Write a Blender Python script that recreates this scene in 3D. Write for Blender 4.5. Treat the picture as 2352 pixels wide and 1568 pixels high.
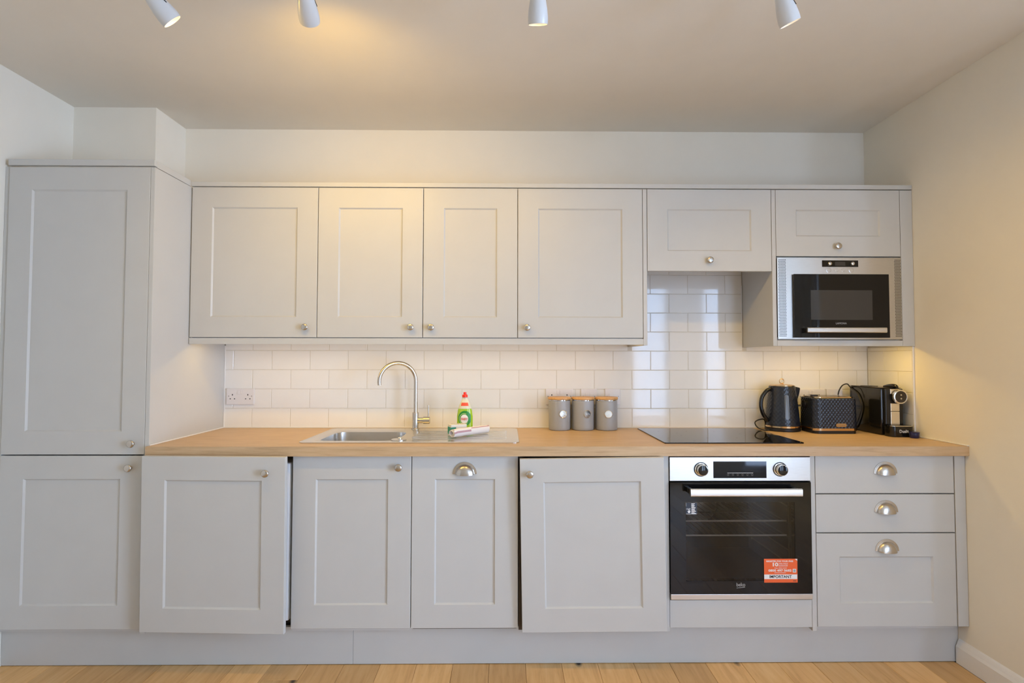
import bpy, bmesh, math, random
from mathutils import Vector, Matrix
random.seed(7)
PI = math.pi
for o in list(bpy.data.objects): bpy.data.objects.remove(o)
scene = bpy.context.scene
COL = scene.collection

# ------------------------------------------------------------------ camera
yaw, pitch, roll = 0.010775, 0.03278, 0.0014
F = Vector((math.sin(yaw)*math.cos(pitch), math.cos(yaw)*math.cos(pitch), math.sin(pitch)))
R0 = Vector((math.cos(yaw), -math.sin(yaw), 0)); U0 = R0.cross(F)
cx_ = R0*math.cos(roll)+U0*math.sin(roll); cy_ = -R0*math.sin(roll)+U0*math.cos(roll)
cam = bpy.data.cameras.new('camera'); camo = bpy.data.objects.new('camera', cam); COL.objects.link(camo)
M = Matrix((cx_, cy_, -F)).transposed().to_4x4(); M.translation = Vector((1.4661, -2.8872, 1.3015))
camo.matrix_world = M
cam.sensor_width = 36.0; cam.lens = 1237.467*36/2352; cam.clip_start = 0.05
scene.camera = camo

# ------------------------------------------------------------------ light
scene.view_settings.view_transform = 'Standard'; scene.view_settings.look = 'None'
scene.view_settings.gamma = 1.0; scene.view_settings.use_curve_mapping = False
scene.view_settings.exposure = 0.05
W = bpy.data.worlds.new('sky'); scene.world = W; W.use_nodes = True
W.node_tree.nodes['Background'].inputs[0].default_value = (0.53, 0.70, 1.0, 1)
W.node_tree.nodes['Background'].inputs[1].default_value = 25.0
WINDOWS = [(3.10, 3.64), (4.04, 4.42)]       # X ranges of the two tall windows in the rear wall
WIN_Z = (0.08, 2.35); REAR_Y = -4.2
def area_light(name, loc, rot, sx, sy, power, color):
    l = bpy.data.lights.new(name, 'AREA'); l.shape = 'RECTANGLE'; l.size = sx; l.size_y = sy
    l.energy = power; l.color = color
    o = bpy.data.objects.new(name, l); COL.objects.link(o); o.location = loc; o.rotation_euler = rot
    return o
RWIN_Y = (-4.0, -2.45)                        # the large window in the far right-hand wall
def portal(loc, rot, sx, sy):                # guides daylight sampling through a window opening
    o = area_light('window_daylight', loc, rot, sx, sy, 1.0, (1, 1, 1)); o.data.cycles.is_portal = True
hr = WIN_Z[1]-WIN_Z[0]
portal((5.13, sum(RWIN_Y)/2, sum(WIN_Z)/2), (0, PI/2, 0), hr, RWIN_Y[1]-RWIN_Y[0])
for a, b in WINDOWS: portal(((a+b)/2, REAR_Y-0.13, sum(WIN_Z)/2), (PI/2, 0, 0), b-a, hr)
WARM = (1.0, 0.61, 0.10)
LEDC = (1.0, 0.63, 0.10)
SPOT_W = 15.5
LED_W = 0.92      # per metre of strip

# ------------------------------------------------------------------ materials
def mat(name, color, rough=0.5, metal=0.0, spec=0.5, noise=0.0, nscale=8.0, bump=0.0, bscale=120.0, stretch=None, coat=0.0):
    m = bpy.data.materials.new(name); m.use_nodes = True
    nt = m.node_tree; b = nt.nodes['Principled BSDF']
    b.inputs['Roughness'].default_value = rough; b.inputs['Metallic'].default_value = metal
    b.inputs['Specular IOR Level'].default_value = spec; b.inputs['Coat Weight'].default_value = coat
    c = (*color, 1)
    tc = nt.nodes.new('ShaderNodeTexCoord'); mp = nt.nodes.new('ShaderNodeMapping')
    nt.links.new(tc.outputs['Object'], mp.inputs['Vector'])
    if stretch: mp.inputs['Scale'].default_value = stretch
    n = nt.nodes.new('ShaderNodeTexNoise'); n.inputs['Scale'].default_value = nscale; n.inputs['Detail'].default_value = 4
    nt.links.new(mp.outputs[0], n.inputs['Vector'])
    r = nt.nodes.new('ShaderNodeValToRGB')
    r.color_ramp.elements[0].position = 0.3; r.color_ramp.elements[1].position = 0.7
    r.color_ramp.elements[0].color = (*[max(0, v*(1-noise)) for v in color], 1)
    r.color_ramp.elements[1].color = (*[min(1, v*(1+noise)) for v in color], 1)
    nt.links.new(n.outputs['Fac'], r.inputs[0]); nt.links.new(r.outputs[0], b.inputs['Base Color'])
    if bump > 0:
        n2 = nt.nodes.new('ShaderNodeTexNoise'); n2.inputs['Scale'].default_value = bscale; n2.inputs['Detail'].default_value = 3
        nt.links.new(mp.outputs[0], n2.inputs['Vector'])
        bp = nt.nodes.new('ShaderNodeBump'); bp.inputs['Strength'].default_value = bump; bp.inputs['Distance'].default_value = 0.001
        nt.links.new(n2.outputs['Fac'], bp.inputs['Height']); nt.links.new(bp.outputs[0], b.inputs['Normal'])
    return m
def emis(name, color, strength):
    m = bpy.data.materials.new(name); m.use_nodes = True; nt = m.node_tree
    b = nt.nodes['Principled BSDF']; b.inputs['Base Color'].default_value = (*color, 1)
    b.inputs['Emission Color'].default_value = (*color, 1); b.inputs['Emission Strength'].default_value = strength
    return m
def thin_glass(name, tint, ior=1.5, rough=0.0):
    m = bpy.data.materials.new(name); m.use_nodes = True; nt = m.node_tree
    nt.nodes.remove(nt.nodes['Principled BSDF']); out = nt.nodes['Material Output']
    t = nt.nodes.new('ShaderNodeBsdfTransparent'); t.inputs[0].default_value = (*tint, 1)
    g = nt.nodes.new('ShaderNodeBsdfGlossy'); g.inputs['Roughness'].default_value = rough
    f = nt.nodes.new('ShaderNodeFresnel'); f.inputs['IOR'].default_value = ior
    mx = nt.nodes.new('ShaderNodeMixShader')
    nt.links.new(f.outputs[0], mx.inputs[0]); nt.links.new(t.outputs[0], mx.inputs[1]); nt.links.new(g.outputs[0], mx.inputs[2])
    nt.links.new(mx.outputs[0], out.inputs[0]); return m
def wood(name, cols, scale, stretch, rough, rand=0.0, knots=False, bump=0.15):
    m = bpy.data.materials.new(name); m.use_nodes = True; nt = m.node_tree; b = nt.nodes['Principled BSDF']
    b.inputs['Roughness'].default_value = rough
    tc = nt.nodes.new('ShaderNodeTexCoord'); mp = nt.nodes.new('ShaderNodeMapping'); mp.inputs['Scale'].default_value = stretch
    nt.links.new(tc.outputs['Object'], mp.inputs['Vector'])
    oi = nt.nodes.new('ShaderNodeObjectInfo')
    cx = nt.nodes.new('ShaderNodeCombineXYZ'); ml = nt.nodes.new('ShaderNodeMath'); ml.operation = 'MULTIPLY'; ml.inputs[1].default_value = 37.0
    nt.links.new(oi.outputs['Random'], ml.inputs[0])
    for k in range(3): nt.links.new(ml.outputs[0], cx.inputs[k])
    ad = nt.nodes.new('ShaderNodeVectorMath'); ad.operation = 'ADD'
    nt.links.new(mp.outputs[0], ad.inputs[0]); nt.links.new(cx.outputs[0], ad.inputs[1])
    n = nt.nodes.new('ShaderNodeTexNoise'); n.inputs['Scale'].default_value = scale; n.inputs['Detail'].default_value = 8
    n.inputs['Roughness'].default_value = 0.62; n.inputs['Distortion'].default_value = 0.6
    nt.links.new(ad.outputs[0], n.inputs['Vector'])
    r = nt.nodes.new('ShaderNodeValToRGB'); e = r.color_ramp.elements
    e[0].position = 0.28; e[0].color = (*cols[0], 1); e[1].position = 0.74; e[1].color = (*cols[2], 1)
    x = e.new(0.5); x.color = (*cols[1], 1)
    nt.links.new(n.outputs['Fac'], r.inputs[0]); last = r.outputs[0]
    if rand > 0:
        hs = nt.nodes.new('ShaderNodeHueSaturation'); mr = nt.nodes.new('ShaderNodeMapRange')
        mr.inputs['To Min'].default_value = 1-rand; mr.inputs['To Max'].default_value = 1+rand
        nt.links.new(oi.outputs['Random'], mr.inputs['Value']); nt.links.new(mr.outputs[0], hs.inputs['Value'])
        nt.links.new(last, hs.inputs['Color']); last = hs.outputs[0]
    if knots:
        v = nt.nodes.new('ShaderNodeTexVoronoi'); v.inputs['Scale'].default_value = 3.0
        mp2 = nt.nodes.new('ShaderNodeMapping'); mp2.inputs['Scale'].default_value = (1.5, 0.8, 1)
        nt.links.new(tc.outputs['Object'], mp2.inputs['Vector'])
        ad2 = nt.nodes.new('ShaderNodeVectorMath'); ad2.operation = 'ADD'
        nt.links.new(mp2.outputs[0], ad2.inputs[0]); nt.links.new(cx.outputs[0], ad2.inputs[1]); nt.links.new(ad2.outputs[0], v.inputs['Vector'])
        kr = nt.nodes.new('ShaderNodeValToRGB'); kr.color_ramp.elements[0].position = 0.03; kr.color_ramp.elements[1].position = 0.085
        nt.links.new(v.outputs['Distance'], kr.inputs[0])
        mk = nt.nodes.new('ShaderNodeMix'); mk.data_type = 'RGBA'
        nt.links.new(kr.outputs[0], mk.inputs[0]); mk.inputs[6].default_value = (0.05, 0.028, 0.015, 1); nt.links.new(last, mk.inputs[7]); last = mk.outputs[2]
    nt.links.new(last, b.inputs['Base Color'])
    bp = nt.nodes.new('ShaderNodeBump'); bp.inputs['Strength'].default_value = bump; bp.inputs['Distance'].default_value = 0.0006
    nt.links.new(n.outputs['Fac'], bp.inputs['Height']); nt.links.new(bp.outputs[0], b.inputs['Normal'])
    return m

CAB = mat('cabinet_paint', (0.58, 0.573, 0.548), 0.42, noise=0.012, bump=0.06, bscale=350)
CARC = mat('carcass_board', (0.62, 0.61, 0.59), 0.6)
WALL = mat('wall_paint', (0.85, 0.805, 0.71), 0.75, noise=0.01, bump=0.12, bscale=160)
CEIL = mat('ceiling_paint', (0.82, 0.765, 0.675), 0.85, noise=0.01, bump=0.1, bscale=140)
GLOSSW = mat('white_trim', (0.84, 0.83, 0.82), 0.35)
TILE = mat('tile_glaze', (0.86, 0.845, 0.82), 0.07, noise=0.012, bump=0.02, bscale=30)
GROUT = mat('grout', (0.68, 0.64, 0.565), 0.9, noise=0.06, nscale=40)
OAKTOP = wood('worktop_oak', ((0.47, 0.305, 0.16), (0.58, 0.395, 0.22), (0.65, 0.46, 0.27)), 5.0, (1.2, 16, 16), 0.42, bump=0.1)
PLANK = wood('floor_oak', ((0.60, 0.33, 0.115), (0.75, 0.45, 0.175), (0.82, 0.53, 0.235)), 3.0, (13, 1.1, 4), 0.38, rand=0.17, knots=True)
STEEL = mat('brushed_steel', (0.66, 0.645, 0.62), 0.30, 1.0, noise=0.05, nscale=30, stretch=(1, 40, 40))
CHROME = mat('chrome', (0.80, 0.79, 0.77), 0.09, 1.0)
NICKEL = mat('brushed_nickel', (0.58, 0.54, 0.49), 0.27, 1.0, noise=0.06, nscale=60)
SINKST = mat('sink_steel', (0.72, 0.695, 0.66), 0.26, 1.0, noise=0.04, nscale=20, stretch=(1, 25, 25))
BLKGLASS = mat('black_glass', (0.006, 0.006, 0.007), 0.04, spec=0.38)
BLACK = mat('black_plastic', (0.012, 0.012, 0.013), 0.3)
GBLACK = mat('gloss_black_plastic', (0.009, 0.009, 0.010), 0.10)
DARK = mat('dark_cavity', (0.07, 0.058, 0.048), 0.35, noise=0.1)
NAVY = mat('navy_enamel', (0.014, 0.018, 0.030), 0.22, noise=0.1)
BRASS = mat('champagne_gold', (0.70, 0.50, 0.28), 0.16, 1.0)
PLASTW = mat('white_plastic', (0.80, 0.77, 0.77), 0.3)
APPW = mat('appliance_white', (0.84, 0.85, 0.87), 0.3)
HOLE = mat('pin_hole', (0.01, 0.01, 0.01), 0.6)
SCREW = mat('screw_head', (0.35, 0.33, 0.31), 0.35, 1.0)
CANGREY = mat('canister_grey', (0.355, 0.365, 0.385), 0.36, noise=0.03)
BAMBOO = wood('bamboo_lid', ((0.52, 0.27, 0.09), (0.62, 0.35, 0.14), (0.70, 0.42, 0.19)), 6.0, (2, 18, 8), 0.45)
TEXTW = mat('white_print', (0.85, 0.85, 0.85), 0.5)
TEXTG = mat('grey_print', (0.40, 0.40, 0.40), 0.5)
TEXTK = mat('black_print', (0.02, 0.02, 0.025), 0.5)
ORANGE = mat('orange_sticker', (0.86, 0.13, 0.025), 0.4)
STICKB = mat('blue_black_sticker', (0.018, 0.028, 0.05), 0.35)
LAMPW = mat('lamp_enamel', (0.66, 0.66, 0.66), 0.28)
BULB = emis('bulb_glow', (1.0, 0.80, 0.52), 3.5)
LEDE = emis('led_glow', (1.0, 0.74, 0.45), 6.0)
WINGLASS = thin_glass('window_glass', (0.97, 0.98, 0.98))
DIMGLASS = thin_glass('dimmed_window_glass', (0.64, 0.65, 0.66))  # tint added to weaken daylight and its reflection in the tiles, no curtain
OVENGLASS = thin_glass('oven_door_glass', (0.66, 0.62, 0.58), 1.38)
SMOKE = mat('smoked_window', (0.045, 0.043, 0.042), 0.08)
RED = mat('red_cap', (0.80, 0.035, 0.012), 0.3)
GREENLIQ = mat('green_liquid', (0.36, 0.62, 0.025), 0.12, coat=0.6)
GREENLBL = mat('green_label', (0.018, 0.26, 0.03), 0.35)
CLEARPL = mat('clear_bottle', (0.74, 0.74, 0.60), 0.12, coat=0.5)
REDLBL = mat('red_label', (0.80, 0.10, 0.05), 0.35)
TEAL = mat('teal_card', (0.01, 0.28, 0.19), 0.5)
CLOTH = mat('cotton_cloth', (0.82, 0.80, 0.82), 0.9, bump=0.5, bscale=500)
PINK = mat('pink_stripe', (0.52, 0.33, 0.38), 0.9, bump=0.4, bscale=500)
WINDOWGREY = mat('water_gauge', (0.085, 0.09, 0.095), 0.15)
CREAM = mat('satin_chrome', (0.78, 0.75, 0.69), 0.2, 0.85)
CAPBLUE = mat('capsule_blue', (0.012, 0.014, 0.075), 0.3)
RUBBER = mat('black_cable', (0.015, 0.013, 0.012), 0.45)
RACK_LIT = mat('rack_lit', (0.90, 0.88, 0.85), 0.35, 0.3)  # front bar of the rack, its bright glint put into the colour
RACK_SHADED = mat('rack_shaded', (0.22, 0.20, 0.18), 0.3, 0.8)  # rest of the rack and rails, oven shade put into the colour

# ------------------------------------------------------------------ mesh helpers
def nb(): return bmesh.new()
def box(bm, x0, x1, y0, y1, z0, z1, bev=0.0, seg=2):
    r = bmesh.ops.create_cube(bm, size=1.0, matrix=Matrix.Translation(((x0+x1)/2, (y0+y1)/2, (z0+z1)/2)) @ Matrix.Diagonal((abs(x1-x0), abs(y1-y0), abs(z1-z0), 1)))
    if bev > 0:
        vs = r['verts']; es = list({e for v in vs for e in v.link_edges})
        bmesh.ops.bevel(bm, geom=es, offset=bev, segments=seg, profile=0.5, affect='EDGES')
def lathe(bm, prof, seg=32, mtx=Matrix.Identity(4), cap=True, rfun=None):
    rings = []
    for r, z in prof:
        ring = []
        for i in range(seg):
            a = 2*PI*i/seg; rr = r if rfun is None else r+rfun(a, z)
            ring.append(bm.verts.new(mtx @ Vector((rr*math.cos(a), rr*math.sin(a), z))))
        rings.append(ring)
    for a, b in zip(rings[:-1], rings[1:]):
        for i in range(seg): bm.faces.new((a[i], a[(i+1) % seg], b[(i+1) % seg], b[i]))
    if cap:
        if prof[0][0] > 1e-6: bm.faces.new(rings[0][::-1])
        if prof[-1][0] > 1e-6: bm.faces.new(rings[-1])
    return rings
def tube(bm, pts, r, seg=12, closed=False, rads=None):
    pts = [Vector(p) for p in pts]; n = len(pts); rings = []
    up = Vector((0, 0, 1)); t0 = (pts[1]-pts[0]).normalized()
    nrm = up.cross(t0); nrm = nrm.normalized() if nrm.length > 1e-3 else Vector((1, 0, 0))
    for i in range(n):
        if closed: t = (pts[(i+1) % n]-pts[i-1]).normalized()
        else: t = (pts[min(i+1, n-1)]-pts[max(i-1, 0)]).normalized()
        nrm = (nrm - t*nrm.dot(t)).normalized(); bn = t.cross(nrm)
        rr = rads[i] if rads else r
        rings.append([bm.verts.new(pts[i]+nrm*rr*math.cos(2*PI*k/seg)+bn*rr*math.sin(2*PI*k/seg)) for k in range(seg)])
    prs = list(zip(rings[:-1], rings[1:]))
    if closed: prs.append((rings[-1], rings[0]))
    for a, b in prs:
        for k in range(seg): bm.faces.new((a[k], a[(k+1) % seg], b[(k+1) % seg], b[k]))
    if not closed: bm.faces.new(rings[0][::-1]); bm.faces.new(rings[-1])
def prism(bm, pts, d, axis='y'):
    """polygon pts extruded by d. axis y: pts are (x,z,y0); z: pts are (x,y,z0)"""
    def mk(p, o):
        if axis == 'y': return Vector((p[0], p[2]+o, p[1]))
        if axis == 'x': return Vector((p[2]+o, p[0], p[1]))
        return Vector((p[0], p[1], p[2]+o))
    a = [bm.verts.new(mk(p, 0)) for p in pts]; b = [bm.verts.new(mk(p, d)) for p in pts]; n = len(pts)
    bm.faces.new(a); bm.faces.new(b[::-1])
    for i in range(n): bm.faces.new((a[i], b[i], b[(i+1) % n], a[(i+1) % n]))
def rrect(x0, x1, y0, y1, r, seg=6):
    P = []
    for cx, cy, a0 in ((x1-r, y1-r, 0), (x0+r, y1-r, PI/2), (x0+r, y0+r, PI), (x1-r, y0+r, 1.5*PI)):
        for k in range(seg+1):
            a = a0+PI/2*k/seg; P.append((cx+r*math.cos(a), cy+r*math.sin(a)))
    return P
def bezier(P, n=24):
    """Catmull-Rom through points"""
    P = [Vector(p) for p in P]; out = []
    Q = [2*P[0]-P[1]]+P+[2*P[-1]-P[-2]]
    m = max(2, n//(len(P)-1))
    for i in range(1, len(Q)-2):
        for k in range(m):
            t = k/m; a, b, c, d = Q[i-1], Q[i], Q[i+1], Q[i+2]
            out.append(0.5*((2*b)+(-a+c)*t+(2*a-5*b+4*c-d)*t*t+(-a+3*b-3*c+d)*t**3))
    out.append(P[-1]); return out

def wloc(o):
    v = Vector((0, 0, 0))
    while o is not None: v = v+o.location; o = o.parent
    return v
def fin(name, bm, material, parent=None, smooth=False, local=False, angle=40):
    bmesh.ops.recalc_face_normals(bm, faces=bm.faces)
    if parent is not None and not local: bmesh.ops.translate(bm, verts=bm.verts, vec=-wloc(parent))
    me = bpy.data.meshes.new(name); bm.to_mesh(me); bm.free()
    if smooth:
        for p in me.polygons: p.use_smooth = True
        try: me.set_sharp_from_angle(angle=math.radians(angle))
        except Exception: pass
    me.materials.append(material)
    o = bpy.data.objects.new(name, me); COL.objects.link(o); o.parent = parent
    return o
def tag(o, label, cat, group=None):
    o['label'] = label; o['category'] = cat
    if group: o['group'] = group
    return o
def thing(name, label, cat, loc=(0, 0, 0), group=None):
    o = bpy.data.objects.new(name, None); COL.objects.link(o); o.location = loc; o.empty_display_size = 0.05
    return tag(o, label, cat, group)
def struct(o): o['kind'] = 'structure'; return o
def text(s, size, loc, material, parent, name='lettering', rot=(PI/2, 0, 0), width=None, ext=0.0002, align='CENTER', bold=0.0):
    cu = bpy.data.curves.new(name, 'FONT'); cu.body = s; cu.size = size; cu.extrude = ext; cu.align_x = align; cu.align_y = 'CENTER'; cu.offset = bold
    cu.resolution_u = 3
    t = bpy.data.objects.new('tmp', cu); COL.objects.link(t)
    bpy.context.view_layer.update()
    me = bpy.data.meshes.new_from_object(t.evaluated_get(bpy.context.evaluated_depsgraph_get()))
    bpy.data.objects.remove(t)
    if width:
        xs = [v.co.x for v in me.vertices]; k = width/(max(xs)-min(xs))
        for v in me.vertices: v.co.x *= k
    me.name = name; me.materials.clear(); me.materials.append(material)
    o = bpy.data.objects.new(name, me); COL.objects.link(o); o.parent = parent
    o.location = Vector(loc)-(wloc(parent) if parent else Vector((0, 0, 0))); o.rotation_euler = rot
    return o
def link_copy(o, parent=None):
    c = o.copy(); COL.objects.link(c); c.parent = parent; return c

# ------------------------------------------------------------------ the room
XL, XR, ZC = -0.672, 3.422, 2.543
YW = 0.007                      # plaster face of the kitchen wall; tile faces stand at Y = 0
XR2, YRET = 5.0, -1.15
TOP = 0.936                     # worktop surface
bm = nb(); box(bm, XL-0.1, XR+0.1, YW, YW+0.12, 0, ZC); wall_back = struct(fin('wall_back', bm, WALL))
bm = nb(); box(bm, XL-0.1, XL, REAR_Y-0.12, YW, 0, ZC); wall_left = struct(fin('wall_left', bm, WALL))
bm = nb(); box(bm, XR, XR+0.1, YRET, YW, 0, ZC); wall_right = struct(fin('wall_right', bm, WALL))
bm = nb(); box(bm, XR+0.1, XR2+0.1, YRET, YRET+0.1, 0, ZC); struct(fin('wall_return', bm, WALL))
bm = nb(); box(bm, XR2, XR2+0.12, REAR_Y-0.12, RWIN_Y[0], 0, ZC); box(bm, XR2, XR2+0.12, RWIN_Y[1], YRET, 0, ZC)
box(bm, XR2, XR2+0.12, RWIN_Y[0], RWIN_Y[1], 0, WIN_Z[0]); box(bm, XR2, XR2+0.12, RWIN_Y[0], RWIN_Y[1], WIN_Z[1], ZC); struct(fin('wall_far_right', bm, WALL))
bm = nb(); w = 0.055; y0, y1 = RWIN_Y; z0, z1 = WIN_Z; x0, x1 = XR2+0.04, XR2+0.09; ym = (y0+y1)/2
box(bm, x0, x1, y0, y0+w, z0, z1); box(bm, x0, x1, y1-w, y1, z0, z1); box(bm, x0, x1, y0+w, y1-w, z0, z0+w); box(bm, x0, x1, y0+w, y1-w, z1-w, z1); box(bm, x0, x1, ym-0.05, ym+0.05, z0+w, z1-w)
f = struct(fin('window_3', bm, GLOSSW))
for a, b in ((y0+w, ym-0.05), (ym+0.05, y1-w)):
    bm = nb(); box(bm, XR2+0.062, XR2+0.068, a, b, z0+w, z1-w); fin('pane', bm, WINGLASS, f)
bm = nb()
xs = [XL]+[v for w in WINDOWS for v in w]+[XR2]
for i in range(0, len(xs), 2): box(bm, xs[i], xs[i+1], REAR_Y-0.12, REAR_Y, 0, ZC)
for a, b in WINDOWS:
    box(bm, a, b, REAR_Y-0.12, REAR_Y, 0, WIN_Z[0]); box(bm, a, b, REAR_Y-0.12, REAR_Y, WIN_Z[1], ZC)
struct(fin('wall_rear', bm, WALL))
for i, (a, b) in enumerate(WINDOWS):
    bm = nb(); y0, y1 = REAR_Y-0.09, REAR_Y-0.04; z0, z1 = WIN_Z
    w = 0.055
    box(bm, a, a+w, y0, y1, z0, z1); box(bm, b-w, b, y0, y1, z0, z1); box(bm, a+w, b-w, y0, y1, z0, z0+w); box(bm, a+w, b-w, y0, y1, z1-w, z1)
    if b-a > 0.8: box(bm, (a+b)/2-0.05, (a+b)/2+0.05, y0, y1, z0+w, z1-w)
    f = struct(fin('window_%d' % (i+1), bm, GLOSSW))
    spans = [(a+w, (a+b)/2-0.05), ((a+b)/2+0.05, b-w)] if b-a > 0.8 else [(a+w, b-w)]
    for s0, s1 in spans:
        bm = nb(); box(bm, s0, s1, REAR_Y-0.068, REAR_Y-0.062, z0+w, z1-w); fin('pane', bm, DIMGLASS, f)
bm = nb(); box(bm, XL-0.1, XR2+0.1, REAR_Y-0.12, YW+0.12, ZC, ZC+0.08); struct(fin('ceiling', bm, CEIL))
bm = nb(); box(bm, XL, -0.268, -0.24, YW, 2.149, ZC); struct(fin('wall_boxing', bm, WALL))
# floor boards
bm = nb(); box(bm, XL-0.1, XR2+0.1, REAR_Y-0.12, YW+0.12, -0.08, -0.012)
floor = struct(fin('floor', bm, mat('subfloor', (0.05, 0.035, 0.02), 0.9)))
PW = 0.1545; pm = {}
def plank(x, y1, L, w=PW):
    key = (round(L, 2), round(w, 3))
    if key not in pm:
        b_ = nb(); box(b_, 0, w-0.0009, -L+0.0012, 0, -0.012, 0, 0.0012, 1)
        me = bpy.data.meshes.new('plank'); b_.to_mesh(me); b_.free(); me.materials.append(PLANK); pm[key] = me
    o = bpy.data.objects.new('plank', pm[key]); COL.objects.link(o); o.parent = floor; o.location = (x, y1, 0)
x = 1.5507-15*PW; col = 0
while x < XR2-0.01:
    w = min(PW, XR2-x)
    if x+w > XL:
        y = 0.0 if x < XR-0.1 else YRET
        first = {8: 0.648, 13: 1.3}.get(col, random.choice([0.9, 1.1, 1.3, 1.5, 1.7, 1.9]))
        if y < -1: first = 1.1
        L = first
        while y-0.05 > REAR_Y:
            L = min(L, y-REAR_Y); plank(x, y, L, w); y -= L; L = 1.9
    x += PW; col += 1
# baseboards
def baseboard(name, pts, d0, d1, axis):
    b_ = nb(); prism(b_, [(p[0], p[1], d0) for p in pts], d1-d0, axis); return struct(fin(name, b_, GLOSSW))
prof = [(0, 0), (-0.017, 0), (-0.017, 0.070), (-0.012, 0.080), (-0.010, 0.086), (-0.006, 0.096), (0, 0.102)]
b_ = nb(); prism(b_, [(XR+p[0], p[1], YRET) for p in prof], -0.545-YRET, 'y'); struct(fin('baseboard_right', b_, GLOSSW))
b_ = nb(); prism(b_, [(XL-p[0], p[1], REAR_Y) for p in prof], -0.605-REAR_Y, 'y'); struct(fin('baseboard_left', b_, GLOSSW))

# tiles: one object per tile
TX, TZ = 0.2025, 0.1025; G = 0.0025
tmesh = {}
def tile_at(parent, u0, u1, z0, z1, side=False):
    g = G/2; w, h = round(u1-u0-2*g, 4), round(z1-z0-2*g, 4)
    if w < 0.006 or h < 0.006: return
    key = (w, h, side)
    if key not in tmesh:
        b_ = nb(); t = 0.0068
        if not side:   # front face towards -Y
            box(b_, 0, w, 0, t, 0, h)
            es = [e for e in b_.edges if all(abs(v.co.y) < 1e-6 for v in e.verts)]
        else:          # on the right-hand wall, face towards -X
            box(b_, 0, t, -w, 0, 0, h)
            es = [e for e in b_.edges if all(abs(v.co.x) < 1e-6 for v in e.verts)]
        bmesh.ops.bevel(b_, geom=es, offset=0.0013, segments=1, affect='EDGES')
        bmesh.ops.recalc_face_normals(b_, faces=b_.faces)
        me = bpy.data.meshes.new('tile'); b_.to_mesh(me); b_.free(); me.materials.append(TILE); tmesh[key] = me
    o = bpy.data.objects.new('tile', tmesh[key]); COL.objects.link(o); o.parent = parent
    j = lambda s: random.uniform(-s, s)
    if not side: o.location = (u0+g, j(0.0002), z0+g); o.rotation_euler = (j(0.0012), 0, j(0.0012))
    else: o.location = (XR-0.007+j(0.0002), u0-g, z0+g); o.rotation_euler = (0, j(0.001), j(0.001))
T0 = 0.1156; XA, XB = -0.030, XR-0.007
ROW0 = 0.936
for r in range(9):
    z0 = ROW0+r*TZ; z1 = z0+TZ
    x0 = T0-2*TX+(0.5*TX if r % 2 else 0); lims = [(XA, XB)] if r < 4 else [(XA, 2.119), (2.138, 2.738), (2.758, XB)]
    ztop = {4: [1.403, 1.46, 1.394]}.get(r)
    for k in range(22):
        a, b = x0+k*TX, x0+(k+1)*TX
        for li, (la, lb) in enumerate(lims):
            if r >= 5 and li != 1: continue
            aa, bb = max(a, la), min(b, lb)
            zz = z1 if not ztop or li == 1 else min(z1, ztop[li])
            if bb-aa > 0.008: tile_at(wall_back, aa, bb, z0, zz)
bm = nb()
box(bm, XA, XR, 0.0014, YW+0.001, ROW0, 1.40); box(bm, 2.12, 2.757, 0.0014, YW+0.001, 1.40, 1.86); fin('grout_bed', bm, GROUT, wall_back)
for r in range(5):
    z0 = ROW0+r*TZ; z1 = min(z0+TZ, 1.366)
    cuts = [0.0, 0.125, 0.320] if r % 2 else [0.0, 0.022, 0.2245, 0.320]
    for c0, c1 in zip(cuts[:-1], cuts[1:]): tile_at(wall_right, -c0, -c1, z0, z1, True) if False else tile_at(wall_right, -c0, -c0+(c1-c0), z0, z1, True)
bm = nb(); box(bm, XR-0.0056, XR+0.001, -0.320, 0, ROW0, 1.366); fin('grout_bed', bm, GROUT, wall_right)
# sealant beads and tile edge trims
def trim(n, *b, bev=0.0015):
    b_ = nb(); box(b_, *b, bev); return struct(fin('trim_%d' % n, b_, GLOSSW))
trim(1, -0.033, -0.026, -0.0035, 0.0, TOP, 1.372)
trim(2, -0.033, XR-0.008, -0.006, -0.0002, TOP, TOP+0.005)
trim(3, -0.033, -0.027, -0.596, -0.007, TOP, TOP+0.005)
trim(4, XR-0.008, XR-0.0002, -0.62, -0.007, TOP, TOP+0.005)
trim(5, XR-0.0085, XR-0.0002, -0.3265, -0.3215, TOP+0.005, 1.366)
trim(6, 2.734, 2.738, -0.004, -0.0002, 1.37, 1.70)

# ------------------------------------------------------------------ cabinet parts
ST = 0.0965
def door_mesh(w, h, t=0.020, inset=True, st=ST, dep=0.0065, slope=0.006):
    """front face at y=0, centred on the origin; one-piece shaker front with a sunk panel"""
    bm = nb(); e = 0.0016
    def loop(dx, y): return [bm.verts.new((sx*(w/2-dx), y, sz*(h/2-dx))) for sx, sz in ((-1, -1), (1, -1), (1, 1), (-1, 1))]
    L = [loop(0, t), loop(0, e), loop(e*0.3, e*0.3), loop(e, 0)]
    if inset: L += [loop(st, 0), loop(st+0.0008, 0.0012), loop(st+slope, dep)]
    for p, q in zip(L[:-1], L[1:]):
        for i in range(4): bm.faces.new((p[i], p[(i+1) % 4], q[(i+1) % 4], q[i]))
    bm.faces.new(L[0][::-1]); bm.faces.new(L[-1])
    return bm
def door(name, parent, x0, x1, z0, z1, y, inset=True, st=ST, label=None):
    o = fin(name, door_mesh(x1-x0, z1-z0, inset=inset, st=st), CAB, parent, local=True)
    o.location = Vector(((x0+x1)/2, y, (z0+z1)/2))-wloc(parent)
    if label: o['label'] = label
    return o
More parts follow.
